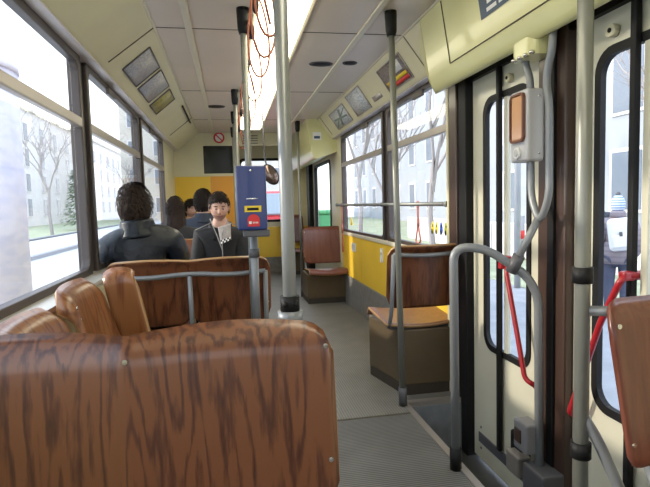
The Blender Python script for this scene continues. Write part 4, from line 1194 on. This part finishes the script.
# pedestrians
def pedestrian(label, loc, rz, jm, hatm, bag, s=1.):
    t = thing('person', label, 'person', loc, rz)
    def P(x, y, z): return Vector((x * s, y * s, z * s))
    def skel(add=0., arms=True, legs=True, neck=True, torso=True):
        V = []; E = []
        def av(co, rx, ry=None, par=None):
            V.append((co, (rx + add) * s, ((ry if ry else rx) + add) * s)); i = len(V) - 1
            if par is not None: E.append((par, i))
            return i
        pel = av(P(0, 0, .93), .145, .11)
        if torso:
            sp = av(P(0, .01, 1.10), .135, .105, pel); ch = av(P(0, .02, 1.27), .16, .115, sp); ub = av(P(0, .015, 1.38), .11, .085, ch)
            if neck: nk = av(P(0, .005, 1.45), .056, None, ub); av(P(0, -.01, 1.55), .052, None, nk)
        if arms:
            for sx in (-1, 1):
                sh_ = av(P(sx * .17, .015, 1.365), .068, None, ub); el = av(P(sx * .235, .03, 1.11), .05, None, sh_); fa = av(P(sx * .225, -.06, .97), .042, None, el); av(P(sx * .20, -.13, .88), .031, None, fa)
        if legs:
            for sx in (-1, 1):
                hp = av(P(sx * .095, 0, .84), .092, None, pel); kn = av(P(sx * .10, -.015, .50), .062, None, hp); cf = av(P(sx * .10, .01, .32), .057, None, kn); an = av(P(sx * .10, .02, .09), .04, None, cf); av(P(sx * .11, -.10, .04), .036, .03, an)
        return V, E
    b = MB(); V, E = skel(); add_mesh(b, skin_mesh(V, E))
    Rm = Matrix.Translation(P(0, -.02, 1.615)) @ Matrix.Scale(s, 4); build_head(b, Rm)
    for sx in (-1, 1): build_hand(b, P(sx * .20, -.13, .88), (-sx * .1, -.35, -1), (-sx, .2, 0), (0, -1, 0), 0, .6, s)
    b.obj('body', [M['skin'], M['skin'], M['skin_beard'], M['lips'], M['eye'], M['iris'], M['hair']], t)
    V, E = skel(.035, legs=False, neck=False); b = MB(); add_mesh(b, skin_mesh(V, E))
    b.tube([P(0, .01, .80), P(0, .01, .92), P(0, .015, 1.1)], [.205 * s, .20 * s, .185 * s], 20, 0, True, .78)
    jk = b.obj('jacket', [M[jm]], t)
    MB().tube([P(0, .005, 1.43), P(0, .0, 1.50), P(0, .0, 1.53)], [.105 * s, .095 * s, .09 * s], 20).obj('collar', [M[jm]], jk)
    V, E = skel(.014, arms=False, torso=False); b = MB(); add_mesh(b, skin_mesh(V, E)); b.obj('trousers', [M['jeans']], t)
    for sx in (-1, 1): MB().ell(P(sx * .105, -.05, .045), (.047 * s, .13 * s, .045 * s), 0, 14, 8).obj('shoe', [M['shoe']], t)
    b = MB()
    if hatm == 'beanie':
        tt = bmesh.new(); bmesh.ops.create_uvsphere(tt, u_segments=32, v_segments=20, radius=1)
        kill = [q for q in tt.verts if q.co.z < (.10 if q.co.y < -.2 else -.75)]
        for q in tt.verts: q.co = Rm @ Vector((q.co.x * .092, q.co.y * .112 + .004, q.co.z * .132 + .004))
        bmesh.ops.delete(tt, geom=kill, context='VERTS'); b.merge(tt, 0, True); b.obj('beanie', [M['beanie']], t, solid=.012)
        MB().ell(Rm @ Vector((0, .01, .150)), (.032, .032, .030), 0, 14, 10).obj('pompom', [M['grey_dark']], t)
    else:
        tt = bmesh.new(); bmesh.ops.create_uvsphere(tt, u_segments=32, v_segments=20, radius=1)
        kill = [q for q in tt.verts if q.co.z < (.35 if q.co.y < -.3 else -.55)]
        for q in tt.verts: q.co = Rm @ Vector((q.co.x * .088, q.co.y * .108 + .004, q.co.z * .128 + .002))
        bmesh.ops.delete(tt, geom=kill, context='VERTS'); b.merge(tt, 0, True); b.obj('hair', [M['hair']], t, solid=.012)
    if bag:
        r_ = thing('backpack', 'white rucksack carried by the person in the striped beanie', 'bag', (0, 0, 0)); 
        r_.parent = None
        r_.location = Matrix.Translation(Vector(loc)) @ Matrix.Rotation(rz, 4, 'Z') @ P(-.05, .27, 1.0); r_.rotation_euler = (0, .12, rz)
        MB().box((-.15, -.075, 0), (.15, .085, .44), 0, .06, 4).obj('sack', [M['bag']], r_)
        MB().box((-.11, .07, .05), (.11, .115, .22), 0, .02, 3).obj('pocket', [M['bag']], r_)
        for sx in (-1, 1): MB().tube([(sx * .09, -.07, .40), (sx * .10, -.12, .43), (sx * .11, -.16, .40)], .012, 8).obj('strap', [M['grey_dark']], r_)
        MB().box((-.02, .085, .20), (.02, .122, .26), 0, .008).obj('buckle', [M['grey_dark']], r_)
    return t
pedestrian('person outside in a grey padded jacket and blue striped beanie, back to the tram', (5.30, 6.37, G), -.65 + PI, 'puffer', 'beanie', True, 1.0)
pedestrian('person with dark hair farther off outside the second door', (7.55, 9.6, G), 2.2, 'navy', 'hair', False, .98)

# ------------------------------------------------------------------ light
w = bpy.data.worlds.new('sky'); S.world = w; w.use_nodes = True; nt = w.node_tree
bg = nt.nodes['Background']
tc = nt.nodes.new('ShaderNodeTexCoord'); sp = nt.nodes.new('ShaderNodeSeparateXYZ'); rp_ = nt.nodes.new('ShaderNodeValToRGB')
nt.links.new(tc.outputs['Generated'], sp.inputs[0]); nt.links.new(sp.outputs['Z'], rp_.inputs['Fac'])
rp_.color_ramp.elements[0].position = .0; rp_.color_ramp.elements[0].color = (1., .97, .95, 1)
rp_.color_ramp.elements[1].position = .6; rp_.color_ramp.elements[1].color = (.72, .84, 1., 1)
nt.links.new(rp_.outputs['Color'], bg.inputs['Color']); bg.inputs['Strength'].default_value = 1.6

sl = bpy.data.lights.new('sun', 'SUN'); sl.energy = 1.7; sl.angle = math.radians(2.); sl.color = (1., .86, .68)
so = bpy.data.objects.new('sun', sl); COL.objects.link(so)
to_sun = Vector((-.90, .22, .30)).normalized()
so.rotation_euler = to_sun.to_track_quat('Z', 'Y').to_euler(); so.location = (-10, 3, 8)

GROUPS = {'double_seat': 'wooden double seats along the left side', 'side_seat': 'side seats under the left window', 'single_seat': 'single wooden seats on the right',
          'pole': 'grab poles of the tram', 'hanging_strap': 'cord loops beside the light strip', 'framed_notice': 'framed notices on the ceiling vaults',
          'ceiling_vent': 'black vents in the ceiling', 'house': 'houses along the street', 'bare_tree': 'bare street trees', 'hand_strap': 'straps on the window bar'}
for o in list(COL.objects):
    k = o.name.split('.')[0]
    if o.parent is None and k in GROUPS and 'label' in o and 'group' not in o: o['group'] = GROUPS[k]

# ------------------------------------------------------------------ camera
f, H, rho = 520., 1.12, .027
vx, vy = 229 - 325, 243.5 - 206
ux = vx * math.cos(rho) + vy * math.sin(rho); uy = -vx * math.sin(rho) + vy * math.cos(rho)
pitch = math.atan(uy / f); yaw = math.atan(-ux * math.cos(pitch) / f)
cam = bpy.data.cameras.new('camera'); cam.sensor_fit = 'HORIZONTAL'; cam.sensor_width = 36; cam.lens = f * 36 / 650; cam.clip_start = .02; cam.clip_end = 500
co = bpy.data.objects.new('camera', cam); COL.objects.link(co); S.camera = co
fwd = Vector((math.sin(yaw) * math.cos(pitch), math.cos(yaw) * math.cos(pitch), -math.sin(pitch)))
rt = Vector((math.cos(yaw), -math.sin(yaw), 0)); up = rt.cross(fwd)
rt2 = rt * math.cos(rho) - up * math.sin(rho); up2 = up * math.cos(rho) + rt * math.sin(rho)
# content turned counter-clockwise by rho  ->  camera axes turned clockwise
co.matrix_world = Matrix(((rt2.x, up2.x, -fwd.x, 0), (rt2.y, up2.y, -fwd.y, 0), (rt2.z, up2.z, -fwd.z, H), (0, 0, 0, 1)))
S.view_settings.view_transform = 'Standard'; S.view_settings.look = 'None'; S.view_settings.gamma = 1.; S.view_settings.use_curve_mapping = False
S.view_settings.exposure = 1.05
